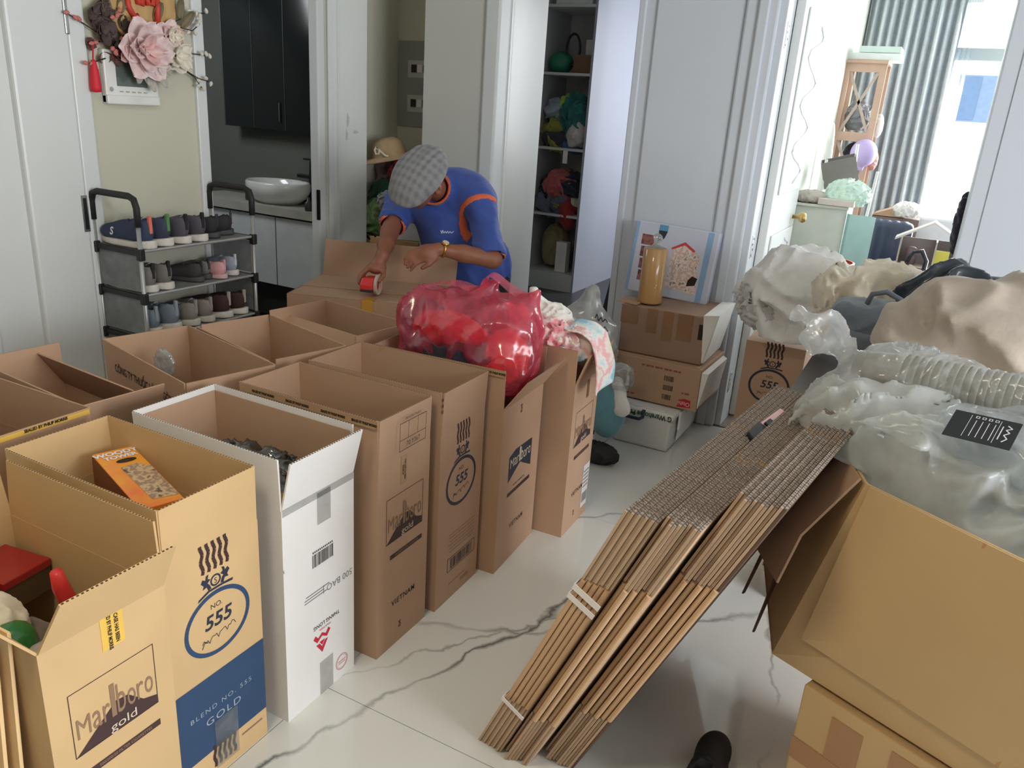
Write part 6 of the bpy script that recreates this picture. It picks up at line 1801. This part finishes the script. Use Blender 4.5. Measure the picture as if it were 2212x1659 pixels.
ps = heap('stand_pole', (-.70, 5.6, 1.22), (.03, .03, .30), WP, 187, .05, label='white fan pole by the bedroom wall', cat='pole')
# leather chair with a dark monitor box
lc = thing('leather_armchair', 'black leather armchair with white armrest in the bedroom', 'chair', (-.25, 5.55, 0))
LEA = mat('navy_leather', (62, 70, 92), .3, .1, 10, coat=.2)
soft('backrest', lambda P: s_box(P, (0, .22, .72), (.13, .05, .22), .04)-.008*np.abs(np.sin(P[..., 0]*60)), (-.18, .12, .45), (.18, .32, .98), .013, LEA, lc)
soft('seat', lambda P: s_box(P, (0, .0, .46), (.16, .20, .10), .05), (-.2, -.25, .32), (.2, .25, .62), .014, LEA, lc)
soft('armrest', lambda P: s_box(P, (.16, .02, .55), (.035, .20, .13), .033), (.10, -.22, .38), (.22, .26, .72), .012, mat('white_leather', (226, 228, 234), .35), lc)
for x in (-.12, .14):
    for y in (-.15, .15): MB().b2((x-.02, y-.02, 0), (x+.02, y+.02, .38)).build('leg', BLACKMET, lc)
o = MB().b2((-.07, -.06, 0), (.07, .06, .15)).build('speaker_box', mat('dark_navy_box', (48, 54, 70), .5), None, bevel=.003); o.location = (-.22, 5.52, .565); tag(o, 'dark speaker box on the armchair seat', 'box')
bs2 = thing('side_cabinet', 'low brown cabinet with a cardboard lid behind the armchair', 'cabinet', (-.26, 6.25, 0))
MB().b2((-.14, -.12, 0), (.16, .2, .93)).build('body', mat('brown_cabinet', (126, 108, 98), .5), bs2)
MB().hexa([(-.14, -.12, .935), (.06, -.12, .935), (.06, .1, .935), (-.14, .1, .935)], [(-.13, -.12, .945), (.05, -.12, 1.02), (.05, .1, 1.02), (-.13, .1, .945)]).build('tilted_lid', CARD, bs2)
heap('white_bag', (-.19, 6.15, .985), (.09, .08, .055), WHITEC, 188, .3, label='white paper bag on the low brown cabinet', cat='bag')
# dolls' house
dh = thing('dolls_house', 'open wooden dolls\' house with a pitched roof in the bedroom', 'toy', (.0, 5.2, .60))
PLY = mat('pale_ply', (196, 182, 166), .5, .05, 8)
MB().b2((-.16, .12, 0), (.16, .13, .30)).build('back', mat('mauve_ply', (150, 138, 136), .6), dh)
for x in (-.16, .03, .155): MB().b2((x, 0, 0), (x+.008, .12, .30)).build('partition', PLY, dh)
MB().b2((-.17, 0, .14), (.17, .12, .15)).build('floor_board', PLY, dh)
MB().b2((-.17, 0, -.01), (.17, .12, .0)).build('floor_board', PLY, dh)
for sgn in (-1, 1):
    MB().hexa([(0, -.01, .40), (sgn*.19, -.01, .29), (sgn*.19, .14, .29), (0, .14, .40)], [(0, -.01, .412), (sgn*.19, -.01, .302), (sgn*.19, .14, .302), (0, .14, .412)]).build('roof', mat('white_roof', (226, 220, 214), .5), dh)
MB().b2((.035, .02, .155), (.11, .05, .25)).build('yellow_card', mat('yellow_card', (222, 210, 90), .5), dh)
for x, r, h, col in ((.08, .022, .05, (70, 90, 140)), (.12, .018, .04, (60, 70, 60)), (-.09, .03, .09, (120, 100, 104))):
    MB().lathe([(r, .0), (r, h), (r*.6, h+.01)], 14, Matrix.Translation((x, .05, .0 if x > 0 else .155))).build('doll_jar', mat('jar_%d' % col[0], col, .4), dh, smooth=True)
tbl = thing('low_table', 'brown low table under the dolls\' house', 'table', (.0, 5.25, 0))
MB().b2((-.24, -.14, .55), (.30, .25, .588)).build('table_top', mat('red_brown_wood', (140, 108, 104), .5), tbl)
for x in (-.22, .28):
    for y in (-.12, .23): MB().b2((x-.02, y-.02, 0), (x+.02, y+.02, .55)).build('leg', mat('red_brown_wood', (140, 108, 104), .5), tbl)
rb = heap('red_kettle', (-.06, 4.85, .70), (.035, .04, .09), mat('red_kettle', (176, 60, 70), .4), 189, .1, label='red kettle in front of the dolls\' house', cat='kettle')
o = MB().tube([(.0, 0, 0), (.01, 0, .22), (-.02, 0, .27), (-.06, 0, .26), (-.085, 0, .20)], .012, 8).build('black_pipe', mat('black_gloss', (40, 42, 52), .2, coat=.4), None, smooth=True); o.location = (-.01, 4.80, .62); tag(o, 'bent black pipe beside the red kettle', 'pipe')
st2 = thing('low_cabinet', 'pale low cabinet holding the kettle in the bedroom', 'cabinet', (-.05, 4.86, 0))
MB().b2((-.12, -.12, 0), (.12, .12, .61)).build('body', GREYW, st2)
MB().b2((-.10, -.122, .05), (.10, -.12, .55)).build('door', GREYW, st2)
# orange-rimmed black basin and white laundry in front of the cream cabinet
bn = thing('black_tub', 'black tub with an orange rim behind the white fabric', 'tub', (-.48, 4.55, .62))
MB().lathe([(.0, 0), (.11, 0), (.14, .10), (.145, .17), (.135, .17), (.13, .10), (.10, .02), (.0, .02)], 30, cap=False).build('tub', mat('black_plastic', (28, 26, 30), .4), bn, smooth=True)
MB().lathe([(.140, .165), (.150, .17), (.150, .190), (.138, .190)], 30, cap=False).build('rim', mat('orange_plastic', (226, 106, 74), .4), bn, smooth=True)
bt = thing('bedroom_bench', 'pale bench carrying the black tub and bags', 'bench', (-.44, 4.55, 0))
MB().b2((-.20, -.2, .58), (.22, .2, .615)).build('top', GREYW, bt)
for x in (-.18, .20):
    for y in (-.18, .18): MB().b2((x-.02, y-.02, 0), (x+.02, y+.02, .58)).build('leg', GREYW, bt)
heap('beige_cloths', (-.61, 4.62, .72), (.06, .10, .11), CREAMC, 190, .35, label='beige cloths crumpled beside the black tub', cat='clothing')
heap('green_cloth', (-.57, 4.42, .66), (.06, .06, .05), cloth('pale_green_cloth', (160, 196, 168)), 191, .3, label='pale green cloth at the corner of the bench', cat='clothing')
# yellow cloth and dark coat by the window
heap('yellow_cloth', (.22, 6.75, .80), (.07, .06, .16), cloth('yellow_cloth', (244, 206, 70)), 192, .2, label='yellow cloth hanging by the bedroom window', cat='clothing', flat=False)
heap('dark_coat', (.098, 4.06, 1.12), (.028, .05, .14), NAVY, 193, .25, label='dark coat hanging behind the right door frame', cat='clothing', flat=False)
tb2 = thing('clear_tub', 'milky storage tub by the bedroom window', 'tub', (.0, 6.5, .62))
MB().hexa([(-.12, -.12, 0), (.12, -.12, 0), (.12, .12, 0), (-.12, .12, 0)], [(-.14, -.14, .32), (.14, -.14, .32), (.14, .14, .32), (-.14, .14, .32)]).build('tub', mat('milky_tub', (226, 230, 234), .3), tb2, bevel=.02)
tb3 = thing('window_desk', 'plain pale desk below the bedroom window', 'desk', (.05, 6.52, 0))
MB().b2((-.22, -.22, .58), (.3, .3, .615)).build('top', GREYW, tb3)
for x in (-.2, .28):
    for y in (-.2, .28): MB().b2((x-.02, y-.02, 0), (x+.02, y+.02, .58)).build('leg', GREYW, tb3)
# apartment block outside
ab = thing('apartment_building', 'pale sunlit apartment block with bluish windows outside the bedroom', 'building', (4.0, 24.0, -8))
BW_ = mat('pale_facade', (250, 248, 240), .8, .02, 1)
MB().b2((-9, 0, 0), (9, 4, 24)).build('wall', BW_, ab)
for r_ in range(7):
    for c_ in range(8):
        w_ = MB().b2((-8.5+2.1*c_, -.08, 1.2+2.9*r_), (-7.3+2.1*c_, 0, 2.3+2.9*r_)).build('window', mat('facade_window', (120, 140, 166), .5), ab)
        MB().b2((-8.45+2.1*c_, -.10, 1.25+2.9*r_), (-7.93+2.1*c_, -.08, 2.25+2.9*r_)).build('pane', mat('facade_pane', (100, 124, 154), .5), w_)
